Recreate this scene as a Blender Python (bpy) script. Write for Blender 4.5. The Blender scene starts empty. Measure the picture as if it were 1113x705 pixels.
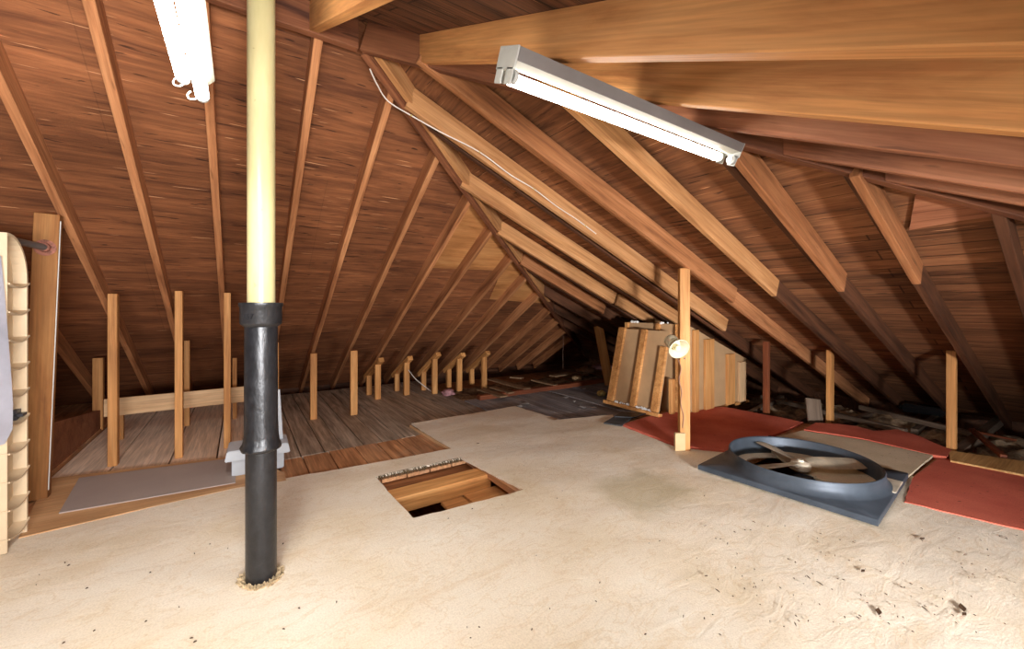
import bpy, bmesh, math, random
from mathutils import Vector, Matrix, noise
from mathutils.geometry import delaunay_2d_cdt
random.seed(7)
S = bpy.context.scene
COL = S.collection
V = Vector

# ------------------------------------------------------------------ camera model
F, CX, YH, H = 440.0, 556.5, 333.0, 1.2       # focal length in px, principal column, horizon row, eye height
YAW = math.radians(33.8)                       # the house axes are turned against the view
SA, CA = math.sin(YAW), math.cos(YAW)
EYE = V((0, 0, H))
def ray(x, y):
    dx = (x - CX) / F
    return V((CA * dx + SA, -SA * dx + CA, (YH - y) / F))
def hit(x, y, p, n):
    d = ray(x, y)
    return EYE + d * ((p - EYE).dot(n) / d.dot(n))
def fl(x, y, z=0.0):
    return hit(x, y, V((0, 0, z)), V((0, 0, 1)))
def onv(x, y, v):  return hit(x, y, V((0, v, 0)), V((0, 1, 0)))
def onu(x, y, u):  return hit(x, y, V((u, 0, 0)), V((1, 0, 0)))

cam = bpy.data.cameras.new('camera')
camo = bpy.data.objects.new('camera', cam); COL.objects.link(camo)
camo.location = EYE
camo.rotation_euler = (math.pi / 2, 0, -YAW)
cam.sensor_width = 36.0; cam.lens = F / 1113 * 36
cam.shift_y = (YH - 352.5) / 1113
cam.clip_start = 0.02; cam.clip_end = 100
S.camera = camo

# ------------------------------------------------------------------ roof planes (undersides of the rafters)
K = 0.93
ZA = 1.2 + 1.549 * K
AU, AV = 0.6 * K, 2.52 * K                    # plan point where ridge and hips meet
TL, TR, TB = 0.580, 0.4305, 0.49              # slopes of left, right and rear roof
def zL(v): return ZA - TL * (v - AV)
def zR(u): return ZA - TR * (u - AU)
def zB(v): return ZA - TB * (AV - v)
NL = V((0, TL, 1)).normalized(); NR = V((TR, 0, 1)).normalized(); NB = V((0, -TB, 1)).normalized()
PA = V((AU, AV, ZA))
RD = 0.15                                      # rafter depth, measured vertically
H1 = V((1 / TR, 1 / TL, -1)).normalized()      # down along the far hip
H2 = V((1 / TR, -1 / TB, -1)).normalized()     # down along the near hip
def hip1_v(u): return AV + (u - AU) * TR / TL
def hip1_u(v): return AU + (v - AV) * TL / TR
def hip2_u(v): return AU + (AV - v) * TB / TR
def onL(x, y, o=0): return hit(x, y, PA - V((0, 0, o)), NL)
def onR(x, y, o=0): return hit(x, y, PA - V((0, 0, o)), NR)
def onB(x, y, o=0): return hit(x, y, PA - V((0, 0, o)), NB)
EL = AV + (ZA + 0.25) / TL                     # eave lines
ER = AU + (ZA + 0.25) / TR
EB = AV - (ZA + 0.10) / TB
UW = -4.2                                      # gable wall out of sight on the left

# ------------------------------------------------------------------ materials
def lin(c):
    return tuple(((x / 255) / 12.92 if x / 255 <= 0.04045 else ((x / 255 + 0.055) / 1.055) ** 2.4) for x in c) + (1,)
class N:
    def __init__(s, name, rough=0.7):
        s.m = bpy.data.materials.new(name); s.m.use_nodes = True
        s.t = s.m.node_tree; s.b = s.t.nodes['Principled BSDF']; s.b.inputs['Roughness'].default_value = rough
        s.b.inputs['Specular IOR Level'].default_value = 0.25
    def n(s, ty, **kw):
        o = s.t.nodes.new(ty)
        for k, v in kw.items():
            if k in o.inputs.keys(): o.inputs[k].default_value = v
            else: setattr(o, k, v)
        return o
    def l(s, a, b): s.t.links.new(a, b)
    def coord(s, rnd=True):
        tc = s.n('ShaderNodeTexCoord')
        if not rnd: return tc.outputs['Object'], None
        oi = s.n('ShaderNodeObjectInfo')
        mu = s.n('ShaderNodeMath', operation='MULTIPLY'); s.l(oi.outputs['Random'], mu.inputs[0]); mu.inputs[1].default_value = 57.0
        cb = s.n('ShaderNodeCombineXYZ'); s.l(mu.outputs[0], cb.inputs[0]); s.l(mu.outputs[0], cb.inputs[1])
        ad = s.n('ShaderNodeVectorMath', operation='ADD'); s.l(tc.outputs['Object'], ad.inputs[0]); s.l(cb.outputs[0], ad.inputs[1])
        return ad.outputs[0], oi.outputs['Random']
    def noise(s, co, sc, scale=1.0, detail=5, rough=0.6, dist=0.0):
        mp = s.n('ShaderNodeMapping'); mp.inputs['Scale'].default_value = sc; s.l(co, mp.inputs['Vector'])
        no = s.n('ShaderNodeTexNoise'); no.inputs['Scale'].default_value = scale; no.inputs['Detail'].default_value = detail
        no.inputs['Roughness'].default_value = rough; no.inputs['Distortion'].default_value = dist
        s.l(mp.outputs[0], no.inputs['Vector']); return no.outputs['Fac']
    def ramp(s, f, stops):
        r = s.n('ShaderNodeValToRGB'); e = r.color_ramp.elements
        while len(e) < len(stops): e.new(0.5)
        for el, (p, c) in zip(e, stops):
            el.position = p; el.color = c if len(c) == 4 else lin(c)
        s.l(f, r.inputs[0]); return r.outputs[0]
    def mix(s, f, a, b, mode='MIX'):
        m = s.n('ShaderNodeMix', data_type='RGBA', blend_type=mode)
        if isinstance(f, (int, float)): m.inputs[0].default_value = f
        else: s.l(f, m.inputs[0])
        for i, x in ((6, a), (7, b)):
            if isinstance(x, tuple): m.inputs[i].default_value = x
            else: s.l(x, m.inputs[i])
        return m.outputs[2]
    def math(s, op, a, b=0.0, clamp=False):
        m = s.n('ShaderNodeMath', operation=op); m.use_clamp = clamp
        for i, x in ((0, a), (1, b)):
            if isinstance(x, (int, float)): m.inputs[i].default_value = x
            else: s.l(x, m.inputs[i])
        return m.outputs[0]
    def col(s, c): s.l(c, s.b.inputs['Base Color'])
    def bump(s, f, strength=0.3, dist=0.01):
        b = s.n('ShaderNodeBump'); b.inputs['Strength'].default_value = strength; b.inputs['Distance'].default_value = dist
        s.l(f, b.inputs['Height']); s.l(b.outputs[0], s.b.inputs['Normal'])
W4 = (1, 1, 1, 1); B4 = (0, 0, 0, 1)

def wood(name, light, mid, dark, vary=0.25, knots=0.5, rough=0.62, grain=1.0, spots=0.0, gain=1.2):
    k = N(name, rough); co, rnd = k.coord()
    g = k.noise(co, (1.2, 16 * grain, 16 * grain), 1.0, 6, 0.62, 0.6)
    c = k.ramp(g, [(0.30, dark), (0.48, mid), (0.72, light)])
    f2 = k.noise(co, (2.5, 90, 90), 1.0, 3, 0.6)
    c = k.mix(0.35, c, k.ramp(f2, [(0.35, (150, 150, 150)), (0.65, (255, 255, 255))]), 'MULTIPLY')
    big = k.noise(co, (0.9, 2.0, 2.0), 1.3, 3, 0.5)
    c = k.mix(0.45, c, k.ramp(big, [(0.3, (165, 150, 140)), (0.65, (255, 255, 255))]), 'MULTIPLY')
    if knots:
        mp = k.n('ShaderNodeMapping'); mp.inputs['Scale'].default_value = (2.2, 7, 7); k.l(co, mp.inputs['Vector'])
        vo = k.n('ShaderNodeTexVoronoi'); vo.inputs['Scale'].default_value = 0.8; k.l(mp.outputs[0], vo.inputs['Vector'])
        kn = k.ramp(vo.outputs['Distance'], [(0.05, W4), (0.13, B4)])
        c = k.mix(k.math('MULTIPLY', kn, knots), c, lin(dark))
    if spots:
        sp = k.noise(co, (5, 45, 45), 1.0, 2, 0.5)
        c = k.mix(k.ramp(sp, [(0.66, B4), (0.72, (spots, spots, spots, 1))]), c, lin((30, 18, 12)))
    hv = k.n('ShaderNodeHueSaturation'); k.l(c, hv.inputs['Color'])
    k.l(k.math('ADD', k.math('MULTIPLY', rnd, vary), gain - vary / 2), hv.inputs['Value'])
    k.col(hv.outputs[0]); k.bump(g, 0.25, 0.004); return k.m

def sheath(name, light, mid, dark, boards=0.0, sheet=(2.44, 1.22), split=None, gain=1.5):
    k = N(name, 0.75); co, _ = k.coord(False)
    def panel(bw, bh, off, seam):
        br = k.n('ShaderNodeTexBrick'); br.offset = off
        br.inputs['Scale'].default_value = 1.0; br.inputs['Brick Width'].default_value = bw; br.inputs['Row Height'].default_value = bh
        br.inputs['Mortar Size'].default_value = seam; br.inputs['Mortar Smooth'].default_value = 0.3
        br.inputs['Color1'].default_value = (0.55, 0.55, 0.55, 1); br.inputs['Color2'].default_value = W4
        br.inputs['Mortar'].default_value = (0.12, 0.12, 0.12, 1); br.inputs['Bias'].default_value = 0.0
        k.l(co, br.inputs['Vector']); return br.outputs['Color']
    g = k.noise(co, (1.1, 13.0, 13.0), 1.0, 8, 0.68, 1.0)
    c = k.ramp(g, [(0.32, dark), (0.5, mid), (0.70, light)])
    fine = k.noise(co, (3, 60, 60), 1.0, 3, 0.6, 0.4)
    c = k.mix(0.3, c, k.ramp(fine, [(0.35, (140, 135, 130)), (0.65, (255, 255, 255))]), 'MULTIPLY')
    blot = k.noise(co, (0.8, 1.1, 1), 1.0, 4, 0.6)
    c = k.mix(0.6, c, k.ramp(blot, [(0.34, (120, 110, 104)), (0.62, (255, 255, 255))]), 'MULTIPLY')
    if boards:
        pb = panel(4.0, boards, 0.37, 0.006)
        if split is not None:
            sx = k.n('ShaderNodeSeparateXYZ'); k.l(co, sx.inputs[0])
            msk = k.math('GREATER_THAN', k.math('MULTIPLY', sx.outputs[1], -1.0), split)
            pp = panel(sheet[0], sheet[1], 0.5, 0.003)
            pb = k.mix(msk, pp, pb)
    else:
        pb = panel(sheet[0], sheet[1], 0.5, 0.003)
    c = k.mix(0.8 if boards else 0.3, c, pb, 'MULTIPLY')
    # checks and splinters lifted from the veneer, dark beside pale
    cr = k.noise(co, (4.5, 42, 42), 1.0, 2, 0.45, 0.5)
    c = k.mix(k.ramp(cr, [(0.665, B4), (0.70, (0.75, 0.75, 0.75, 1))]), c, lin((28, 16, 12)))
    cr2 = k.noise(co, (3.0, 70, 70), 1.0, 2, 0.4, 0.3)
    c = k.mix(k.ramp(cr2, [(0.70, B4), (0.73, (0.6, 0.6, 0.6, 1))]), c, lin((190, 140, 100)))
    hv = k.n('ShaderNodeHueSaturation'); k.l(c, hv.inputs['Color']); hv.inputs['Value'].default_value = gain
    k.col(hv.outputs[0]); k.bump(k.math('SUBTRACT', g, cr), 0.35, 0.006); return k.m

def plain(name, rgb, rough=0.5, metal=0.0, var=0.12, sc=6.0, spec=0.3, bump=0.0):
    k = N(name, rough); co, _ = k.coord()
    f = k.noise(co, (1, 1, 1), sc, 5, 0.6)
    d = tuple(int(x * (1 - var)) for x in rgb)
    k.col(k.ramp(f, [(0.3, d), (0.65, rgb)]))
    k.b.inputs['Metallic'].default_value = metal; k.b.inputs['Specular IOR Level'].default_value = spec
    if bump: k.bump(k.noise(co, (1, 1, 1), sc * 6, 4, 0.6), bump, 0.004)
    return k.m

def emit(name, rgb, strength):
    k = N(name, 0.4); k.col(k.ramp(k.noise(k.coord()[0], (1, 1, 1), 3), [(0, (250, 250, 250)), (1, (255, 255, 255))]))
    k.b.inputs['Emission Color'].default_value = lin(rgb); k.b.inputs['Emission Strength'].default_value = strength
    return k.m

M = {}
M['rafter'] = wood('aged_rafter_wood', (204, 146, 100), (180, 122, 80), (134, 84, 54), 0.22, 0.6, spots=0.35)
M['rafter_dark'] = wood('dark_rafter_wood', (114, 74, 50), (88, 56, 38), (58, 37, 25), 0.2, 0.6, spots=0.3)
M['sister'] = wood('newer_board_wood', (204, 154, 106), (186, 134, 86), (154, 104, 64), 0.15, 0.7)
M['beam'] = wood('fir_beam_wood', (216, 162, 106), (202, 144, 88), (170, 112, 66), 0.12, 0.9, grain=0.7)
M['hip'] = wood('hip_wood', (150, 98, 66), (118, 72, 48), (74, 44, 32), 0.15, 0.7, spots=0.5)
M['midboard'] = wood('mid_brown_board_wood', (182, 126, 84), (156, 102, 64), (116, 72, 44), 0.12, 0.6, spots=0.3)
M['hipsister'] = wood('pink_brown_wood', (190, 132, 98), (164, 108, 78), (112, 68, 48), 0.12, 0.9, spots=0.4)
M['stud'] = wood('stud_wood', (218, 164, 104), (198, 140, 82), (164, 108, 60), 0.2, 0.3)
M['stud_dark'] = wood('stained_stud_wood', (150, 88, 54), (122, 66, 40), (84, 44, 28), 0.1, 0.3)
M['pale'] = wood('pale_board_wood', (226, 192, 150), (212, 174, 130), (190, 150, 108), 0.1, 0.1, grain=0.8)
M['ply'] = wood('plywood_strip', (220, 180, 134), (206, 162, 116), (184, 138, 94), 0.1, 0.2, grain=0.4)
M['osb'] = wood('raw_board_wood', (222, 184, 126), (200, 158, 100), (160, 116, 68), 0.1, 0.5)
M['brownboard'] = wood('brown_painted_board', (170, 122, 72), (152, 102, 56), (118, 72, 38), 0.05, 0.2, grain=0.5)
M['darkjoist'] = wood('weathered_joist_wood', (128, 110, 94), (104, 88, 74), (72, 60, 50), 0.25, 0.3)
M['loose'] = wood('loose_board_wood', (170, 140, 108), (140, 112, 84), (96, 74, 54), 0.35, 0.3)
M['curb'] = wood('curb_plywood', (168, 116, 82), (146, 94, 64), (112, 68, 46), 0.1, 0.4, grain=0.5)
M['sheathL'] = sheath('left_roof_plywood', (154, 98, 62), (128, 80, 50), (94, 56, 37), sheet=(2.44, 1.22))
M['sheathR'] = sheath('right_roof_boards', (158, 108, 72), (134, 88, 57), (96, 60, 40), boards=0.135, split=2.9)
M['sheathB'] = sheath('rear_roof_boards', (120, 80, 54), (94, 60, 40), (54, 34, 24), boards=0.14)
M['patch'] = wood('light_plywood_patch', (206, 152, 96), (186, 128, 76), (140, 88, 50), 0.12, 0.7, grain=0.35)
M['whitebits'] = plain('white_foam', (232, 230, 224), 0.6, bump=0.2)
M['foam'] = plain('white_polystyrene', (200, 206, 212), 0.55, var=0.06, bump=0.1)
M['greypanel'] = plain('grey_hardboard', (176, 162, 154), 0.55, var=0.05, sc=2)
M['hardboard'] = plain('tan_hardboard', (184, 148, 108), 0.7, var=0.1, sc=3)
M['cardboard'] = plain('tan_cardboard', (206, 176, 132), 0.8, var=0.1)
M['tower'] = plain('beige_rack_plastic', (214, 190, 156), 0.5, var=0.08, sc=3)
M['bag'] = plain('grey_plastic_sheet', (196, 194, 204), 0.25, var=0.12, sc=5, spec=0.5)
M['steel'] = plain('dark_steel', (120, 112, 108), 0.45, 0.4, bump=0.1)
M['rust'] = plain('rusty_paint_flange', (178, 116, 96), 0.7, 0.2, var=0.45, sc=40)
M['galv'] = plain('grey_galvanised_sheet', (76, 83, 92), 0.48, 0.3, var=0.2, sc=5, bump=0.04)
M['blade'] = plain('dusty_beige_blade', (234, 220, 196), 0.6, 0.1, var=0.22, sc=9)
M['motor'] = plain('black_motor', (36, 36, 40), 0.45)
M['fixture'] = plain('white_enamel', (176, 172, 158), 0.35, var=0.06)
M['fixside'] = plain('shaded_enamel', (112, 106, 102), 0.4, var=0.08)  # housing side lies in shadow; that shade is put into its colour
M['socket'] = plain('grey_lampholder', (170, 168, 160), 0.5)
M['horn'] = plain('cream_plastic_horn', (230, 222, 192), 0.45, var=0.08)
M['wire'] = plain('white_cable', (226, 216, 204), 0.5, var=0.08)
M['wiredark'] = plain('brown_bell_wire', (150, 112, 92), 0.5)
M['paper'] = plain('white_paper', (226, 224, 222), 0.7)
M['bagtan'] = plain('tan_paper_bag', (150, 112, 84), 0.8, var=0.3, sc=14)
M['pink'] = plain('pink_glass_wool', (190, 138, 140), 0.95, var=0.3, sc=20, bump=0.4)
M['yellow'] = plain('yellow_wrapper', (212, 190, 120), 0.5, var=0.5, sc=25)
M['black'] = plain('black_plastic', (18, 18, 20), 0.25, spec=0.5)
M['leaf'] = plain('dry_leaf_brown', (92, 66, 44), 0.8, var=0.4, sc=30)
M['knob'] = plain('dark_grey_knob', (66, 64, 68), 0.4)
M['felt'] = plain('grey_felt_pad', (84, 82, 82), 0.85, var=0.3)

def carpet_mat():
    k = N('cream_carpet_pile', 0.95); co, _ = k.coord(False)
    f = k.noise(co, (1, 1, 1), 1.6, 6, 0.62)
    c = k.ramp(f, [(0.30, (232, 214, 184)), (0.5, (242, 228, 206)), (0.7, (246, 237, 220))])
    pile = k.noise(co, (1, 1, 1), 140, 3, 0.7)
    c = k.mix(0.45, c, k.ramp(pile, [(0.3, (205, 200, 192)), (0.62, (255, 255, 255))]), 'MULTIPLY')
    wr = k.noise(co, (1.4, 3.2, 1), 3.2, 4, 0.55, 1.0)
    c = k.mix(0.5, c, k.ramp(wr, [(0.47, (255, 255, 255)), (0.5, (238, 226, 206)), (0.52, (255, 255, 255))]), 'MULTIPLY')
    br = k.noise(co, (0.5, 1.6, 1), 2.2, 4, 0.6)
    c = k.mix(k.ramp(br, [(0.60, B4), (0.78, (0.7, 0.7, 0.7, 1))]), c, lin((214, 184, 142)))
    # the greyish stain of a thing that once stood there
    p = fl(700, 532)
    sx = k.n('ShaderNodeSeparateXYZ'); k.l(co, sx.inputs[0])
    wob = k.math('MULTIPLY', k.math('SUBTRACT', k.noise(co, (1, 1, 1), 5, 4), 0.5), 0.22)
    def edge(o, c0, half, soft):
        a = k.math('ABSOLUTE', k.math('ADD', k.math('SUBTRACT', o, c0), wob))
        return k.math('DIVIDE', k.math('SUBTRACT', half, a), soft, True)
    ms = k.math('MULTIPLY', edge(sx.outputs[0], p.x, 0.34, 0.14), edge(sx.outputs[1], p.y, 0.30, 0.14))
    c = k.mix(k.math('MULTIPLY', ms, 0.55), c, lin((176, 162, 124)))
    k.col(c); k.bump(k.math('ADD', k.math('MULTIPLY', pile, 0.35), wr), 0.35, 0.012)
    return k.m
M['carpet'] = carpet_mat()
M['tuftdark'] = plain('dark_backing_threads', (120, 100, 72), 0.95, var=0.6, sc=60)
M['tuft'] = plain('tan_carpet_pile', (222, 196, 156), 0.95, var=0.3, sc=60)
def rug_mat(name, a, b):
    k = N(name, 0.95); co, _ = k.coord(False)
    f = k.noise(co, (1, 1, 1), 3.0, 5, 0.6); p = k.noise(co, (1, 1, 1), 160, 3, 0.7)
    c = k.mix(0.5, k.ramp(f, [(0.3, a), (0.7, b)]), k.ramp(p, [(0.3, (190, 190, 190)), (0.65, (255, 255, 255))]), 'MULTIPLY')
    sp = k.noise(co, (1, 1, 1), 40, 2, 0.5)
    c = k.mix(k.ramp(sp, [(0.70, B4), (0.74, (0.6, 0.6, 0.6, 1))]), c, lin((70, 40, 30)))
    k.col(c); k.bump(p, 0.3, 0.006); return k.m
M['red'] = rug_mat('red_carpet_pile', (200, 96, 76), (222, 118, 94))
M['mat'] = rug_mat('beige_mat_pile', (204, 184, 152), (224, 206, 178))

def planks_mat(name, ramp, gap=0.0):
    k = N(name, 0.7); co, _ = k.coord(False)
    ge = k.n('ShaderNodeNewGeometry'); ri = ge.outputs['Random Per Island']
    mu = k.math('MULTIPLY', ri, 31.0)
    cb = k.n('ShaderNodeCombineXYZ'); k.l(mu, cb.inputs[0]); k.l(mu, cb.inputs[1])
    ad = k.n('ShaderNodeVectorMath', operation='ADD'); k.l(co, ad.inputs[0]); k.l(cb.outputs[0], ad.inputs[1])
    g = k.noise(ad.outputs[0], (14, 1.1, 14), 1.0, 6, 0.62, 1.4)
    c = k.ramp(g, [(0.3, ramp[0]), (0.5, ramp[1]), (0.7, ramp[2])])
    fi = k.noise(ad.outputs[0], (70, 2.5, 70), 1.0, 3)
    c = k.mix(0.4, c, k.ramp(fi, [(0.35, (140, 136, 130)), (0.65, (255, 255, 255))]), 'MULTIPLY')
    tint = k.ramp(ri, [(0.0, (190, 190, 196)), (0.35, (255, 246, 236)), (0.7, (214, 200, 188)), (1.0, (255, 255, 255))])
    c = k.mix(0.8, c, tint, 'MULTIPLY')
    du = k.noise(co, (1, 1, 1), 2.2, 5, 0.65)
    c = k.mix(k.ramp(du, [(0.5, B4), (0.8, (0.45, 0.45, 0.45, 1))]), c, lin((140, 128, 112)))
    hv = k.n('ShaderNodeHueSaturation'); k.l(c, hv.inputs['Color']); hv.inputs['Value'].default_value = 2.1
    k.col(hv.outputs[0]); k.bump(g, 0.25, 0.004); return k.m
M['plank_grey'] = planks_mat('grey_brown_floorboards', ((94, 84, 74), (136, 123, 108), (168, 154, 138)))
M['plank_dusty'] = planks_mat('dusty_wide_floorboards', ((176, 160, 142), (194, 178, 160), (208, 193, 176)))
M['plank_orange'] = planks_mat('orange_brown_floorboards', ((124, 88, 60), (158, 116, 82), (182, 140, 102)))
M['plank_dark'] = planks_mat('dark_grey_floorboards', ((84, 82, 84), (112, 111, 114), (136, 134, 136)))
def insul_mat():
    k = N('grey_brown_loose_wool', 0.95); co, _ = k.coord(False)
    f = k.noise(co, (1, 1, 1), 7, 7, 0.7); g = k.noise(co, (1, 1, 1), 2.4, 3, 0.5)
    c = k.ramp(f, [(0.32, (84, 70, 58)), (0.46, (146, 124, 102)), (0.58, (190, 168, 138)), (0.70, (226, 210, 184))])
    c = k.mix(0.7, c, k.ramp(g, [(0.35, (120, 108, 96)), (0.6, (255, 250, 240))]), 'MULTIPLY')
    k.col(c); k.bump(f, 0.8, 0.03); return k.m
M['insul'] = insul_mat()
def iron_mat():
    k = N('black_cast_iron', 0.36); co, _ = k.coord(False)
    f = k.noise(co, (1, 1, 1), 22, 6, 0.7)
    k.col(k.ramp(f, [(0.3, (16, 16, 18)), (0.6, (34, 34, 37)), (0.8, (54, 52, 50))]))
    k.b.inputs['Specular IOR Level'].default_value = 0.6
    k.bump(k.noise(co, (1, 1, 0.6), 26, 5, 0.65), 0.55, 0.006); return k.m
M['iron'] = iron_mat()
def pvc_mat():
    k = N('cream_painted_pipe', 0.32); co, _ = k.coord(False)
    f = k.noise(co, (4, 4, 0.8), 3, 4, 0.6)
    c = k.ramp(f, [(0.3, (178, 165, 116)), (0.7, (196, 184, 138))])
    sp = k.noise(co, (1, 1, 1), 30, 2, 0.5)
    c = k.mix(k.ramp(sp, [(0.72, B4), (0.75, (0.5, 0.5, 0.5, 1))]), c, lin((150, 130, 96)))
    k.col(c); k.b.inputs['Specular IOR Level'].default_value = 0.45; return k.m
M['pvc'] = pvc_mat()
M['tube'] = emit('lit_fluorescent_glass', (255, 252, 244), 16.0)
M['tube2'] = emit('lit_fluorescent_glass_pair', (255, 252, 244), 23.0)

# ------------------------------------------------------------------ builders
def link(name, me, mat, parent=None, mw=None):
    o = bpy.data.objects.new(name, me); COL.objects.link(o)
    if mat is not None: me.materials.append(mat)
    mw = mw if mw is not None else Matrix.Identity(4)
    if parent is not None:
        o.parent = parent; o.matrix_basis = parent['_m_inv_'] @ mw if False else (PM[parent.name].inverted() @ mw)
    else:
        o.matrix_basis = mw
    PM[o.name] = mw
    return o
PM = {}
def tag(o, label, cat, group=None, kind=None):
    o['label'] = label; o['category'] = cat
    if group: o['group'] = group
    if kind: o['kind'] = kind
    return o
def empty(name, loc, label, cat, group=None):
    o = bpy.data.objects.new(name, None); COL.objects.link(o); o.location = loc
    o.empty_display_size = 0.05
    PM[o.name] = Matrix.Translation(loc); return tag(o, label, cat, group)
def tomesh(name, bm, smooth=False, angle=40):
    bmesh.ops.recalc_face_normals(bm, faces=bm.faces[:])
    me = bpy.data.meshes.new(name); bm.to_mesh(me); bm.free()
    if smooth:
        for p in me.polygons: p.use_smooth = True
        if angle and hasattr(me, 'set_sharp_from_angle'): me.set_sharp_from_angle(angle=math.radians(angle))
    return me
def frame(x, z):
    x = x.normalized(); z = (z - x * z.dot(x)).normalized(); y = z.cross(x)
    return x, y, z
def timber(name, p0, p1, up, w, d, mat, parent=None, cut0=None, cut1=None, bev=0.003, off=0.0, warp=0.0):
    """squared timber whose bottom centre line runs p0 -> p1; ends may be cut by planes (point, normal)"""
    p0 = V(p0); p1 = V(p1); x, y, z = frame(p1 - p0, V(up)); L = (p1 - p0).length
    mw = Matrix((x, y, z)).transposed().to_4x4(); mw.translation = p0 + y * off
    inv = mw.inverted(); bm = bmesh.new(); vs = []
    for e, cut in ((0, cut0), (1, cut1)):
        for sy, sz in ((-1, 0), (1, 0), (1, 1), (-1, 1)):
            q = V((L * e, sy * w / 2, sz * d))
            if cut:
                cp = inv @ V(cut[0]); cn = inv.to_3x3() @ V(cut[1])
                q.x = (cp - V((0, q.y, q.z))).dot(cn) / cn.x
            vs.append(bm.verts.new(q))
    for f in ((0, 1, 2, 3), (4, 5, 6, 7), (0, 1, 5, 4), (1, 2, 6, 5), (2, 3, 7, 6), (3, 0, 4, 7)):
        bm.faces.new([vs[i] for i in f])
    bmesh.ops.recalc_face_normals(bm, faces=bm.faces[:])
    if bev: bmesh.ops.bevel(bm, geom=bm.edges[:], offset=bev, segments=1, affect='EDGES')
    return link(name, tomesh(name, bm), mat, parent, mw)
def box(name, lo, hi, mat, parent=None, mw=None, bev=0.002, smooth=False):
    bm = bmesh.new()
    addbox(bm, lo, hi)
    if bev: bmesh.ops.bevel(bm, geom=bm.edges[:], offset=bev, segments=2, affect='EDGES')
    return link(name, tomesh(name, bm, smooth), mat, parent, mw)
def addbox(bm, lo, hi, m=None):
    r = bmesh.ops.create_cube(bm, size=1.0)
    for v in r['verts']:
        v.co = V((lo[i] + (v.co[i] + 0.5) * (hi[i] - lo[i]) for i in range(3)))
        if m is not None: v.co = m @ v.co
    return r['verts']
def lathe(prof, seg=40, close=False):
    bm = bmesh.new(); rings = []
    for r, z in prof:
        rings.append([bm.verts.new((r * math.cos(2 * math.pi * i / seg), r * math.sin(2 * math.pi * i / seg), z)) for i in range(seg)])
    n = len(rings)
    for a in range(n if close else n - 1):
        A, B = rings[a], rings[(a + 1) % n]
        for i in range(seg):
            bm.faces.new((A[i], A[(i + 1) % seg], B[(i + 1) % seg], B[i]))
    return bm, rings
def caps(bm, rings):
    bm.faces.new(rings[0][::-1]); bm.faces.new(rings[-1])
def sweep(bm, pts, r, seg=8):
    pts = [V(p) for p in pts]; rings = []; up = V((0, 0, 1))
    for i, p in enumerate(pts):
        d = (pts[min(i + 1, len(pts) - 1)] - pts[max(i - 1, 0)]).normalized()
        ref = up if abs(d.z) < 0.9 else V((1, 0, 0))
        a = d.cross(ref).normalized(); b = d.cross(a)
        rr = r[i] if isinstance(r, (list, tuple)) else r
        rings.append([bm.verts.new(p + (a * math.cos(2 * math.pi * k / seg) + b * math.sin(2 * math.pi * k / seg)) * rr) for k in range(seg)])
    for A, B in zip(rings, rings[1:]):
        for k in range(seg): bm.faces.new((A[k], A[(k + 1) % seg], B[(k + 1) % seg], B[k]))
    caps(bm, rings)
def spline(pts, n=6):
    pts = [V(p) for p in pts]; out = []
    for i in range(len(pts) - 1):
        p0 = pts[max(i - 1, 0)]; p1 = pts[i]; p2 = pts[i + 1]; p3 = pts[min(i + 2, len(pts) - 1)]
        for k in range(n):
            t = k / n
            out.append(0.5 * ((2 * p1) + (p2 - p0) * t + (2 * p0 - 5 * p1 + 4 * p2 - p3) * t * t + (3 * p1 - p0 - 3 * p2 + p3) * t ** 3))
    out.append(pts[-1]); return out
def inpoly(p, poly):
    c = False; j = len(poly) - 1
    for i in range(len(poly)):
        a, b = poly[i], poly[j]
        if (a[1] > p[1]) != (b[1] > p[1]) and p[0] < (b[0] - a[0]) * (p[1] - a[1]) / (b[1] - a[1]) + a[0]: c = not c
        j = i
    return c
def subdiv(poly, step, jit=0.0):
    out = []
    for a, b in zip(poly, poly[1:] + poly[:1]):
        n = max(1, int((V(b) - V(a)).length / step))
        for k in range(n):
            q = V(a).lerp(V(b), k / n)
            if k and jit: q += V((random.uniform(-jit, jit), random.uniform(-jit, jit)))
            out.append(q)
    return out
def cloth(name, poly, mat, z, thick, step=0.1, holes=(), zfun=None, jit=0.004, parent=None):
    """a laid textile: outline with holes, fine triangles, wrinkled, with a rim that drops to the floor"""
    poly = [V((p[0], p[1])) for p in poly]
    out = subdiv(poly, 0.05, jit); hs = [subdiv([V((p[0], p[1])) for p in h], 0.05, jit) for h in holes]
    pts = list(out); edges = [(i, (i + 1) % len(out)) for i in range(len(out))]
    for h in hs:
        b = len(pts); pts += h; edges += [(b + i, b + (i + 1) % len(h)) for i in range(len(h))]
    x0 = min(p.x for p in out); x1 = max(p.x for p in out); y0 = min(p.y for p in out); y1 = max(p.y for p in out)
    x = x0
    while x < x1:
        y = y0
        while y < y1:
            q = (x + random.uniform(-.3, .3) * step, y + random.uniform(-.3, .3) * step)
            if inpoly(q, out) and not any(inpoly(q, h) for h in hs): pts.append(V(q))
            y += step
        x += step
    vs, es, fs = delaunay_2d_cdt(pts, edges, [], 0, 1e-5)[:3]
    bm = bmesh.new(); bv = []
    for p in vs:
        dz = zfun(p.x, p.y) if zfun else 0.0
        bv.append(bm.verts.new((p.x, p.y, z + thick + dz)))
    for f in fs:
        c = sum((vs[i] for i in f), V((0, 0))) / 3
        if inpoly(c, out) and not any(inpoly(c, h) for h in hs): bm.faces.new([bv[i] for i in f])
    for v in [v for v in bm.verts if not v.link_faces]: bm.verts.remove(v)
    be = [e for e in bm.edges if e.is_boundary]
    r = bmesh.ops.extrude_edge_only(bm, edges=be)
    for v in [g for g in r['geom'] if isinstance(g, bmesh.types.BMVert)]: v.co.z = z
    return link(name, tomesh(name, bm, True, 50), mat, parent)

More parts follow.
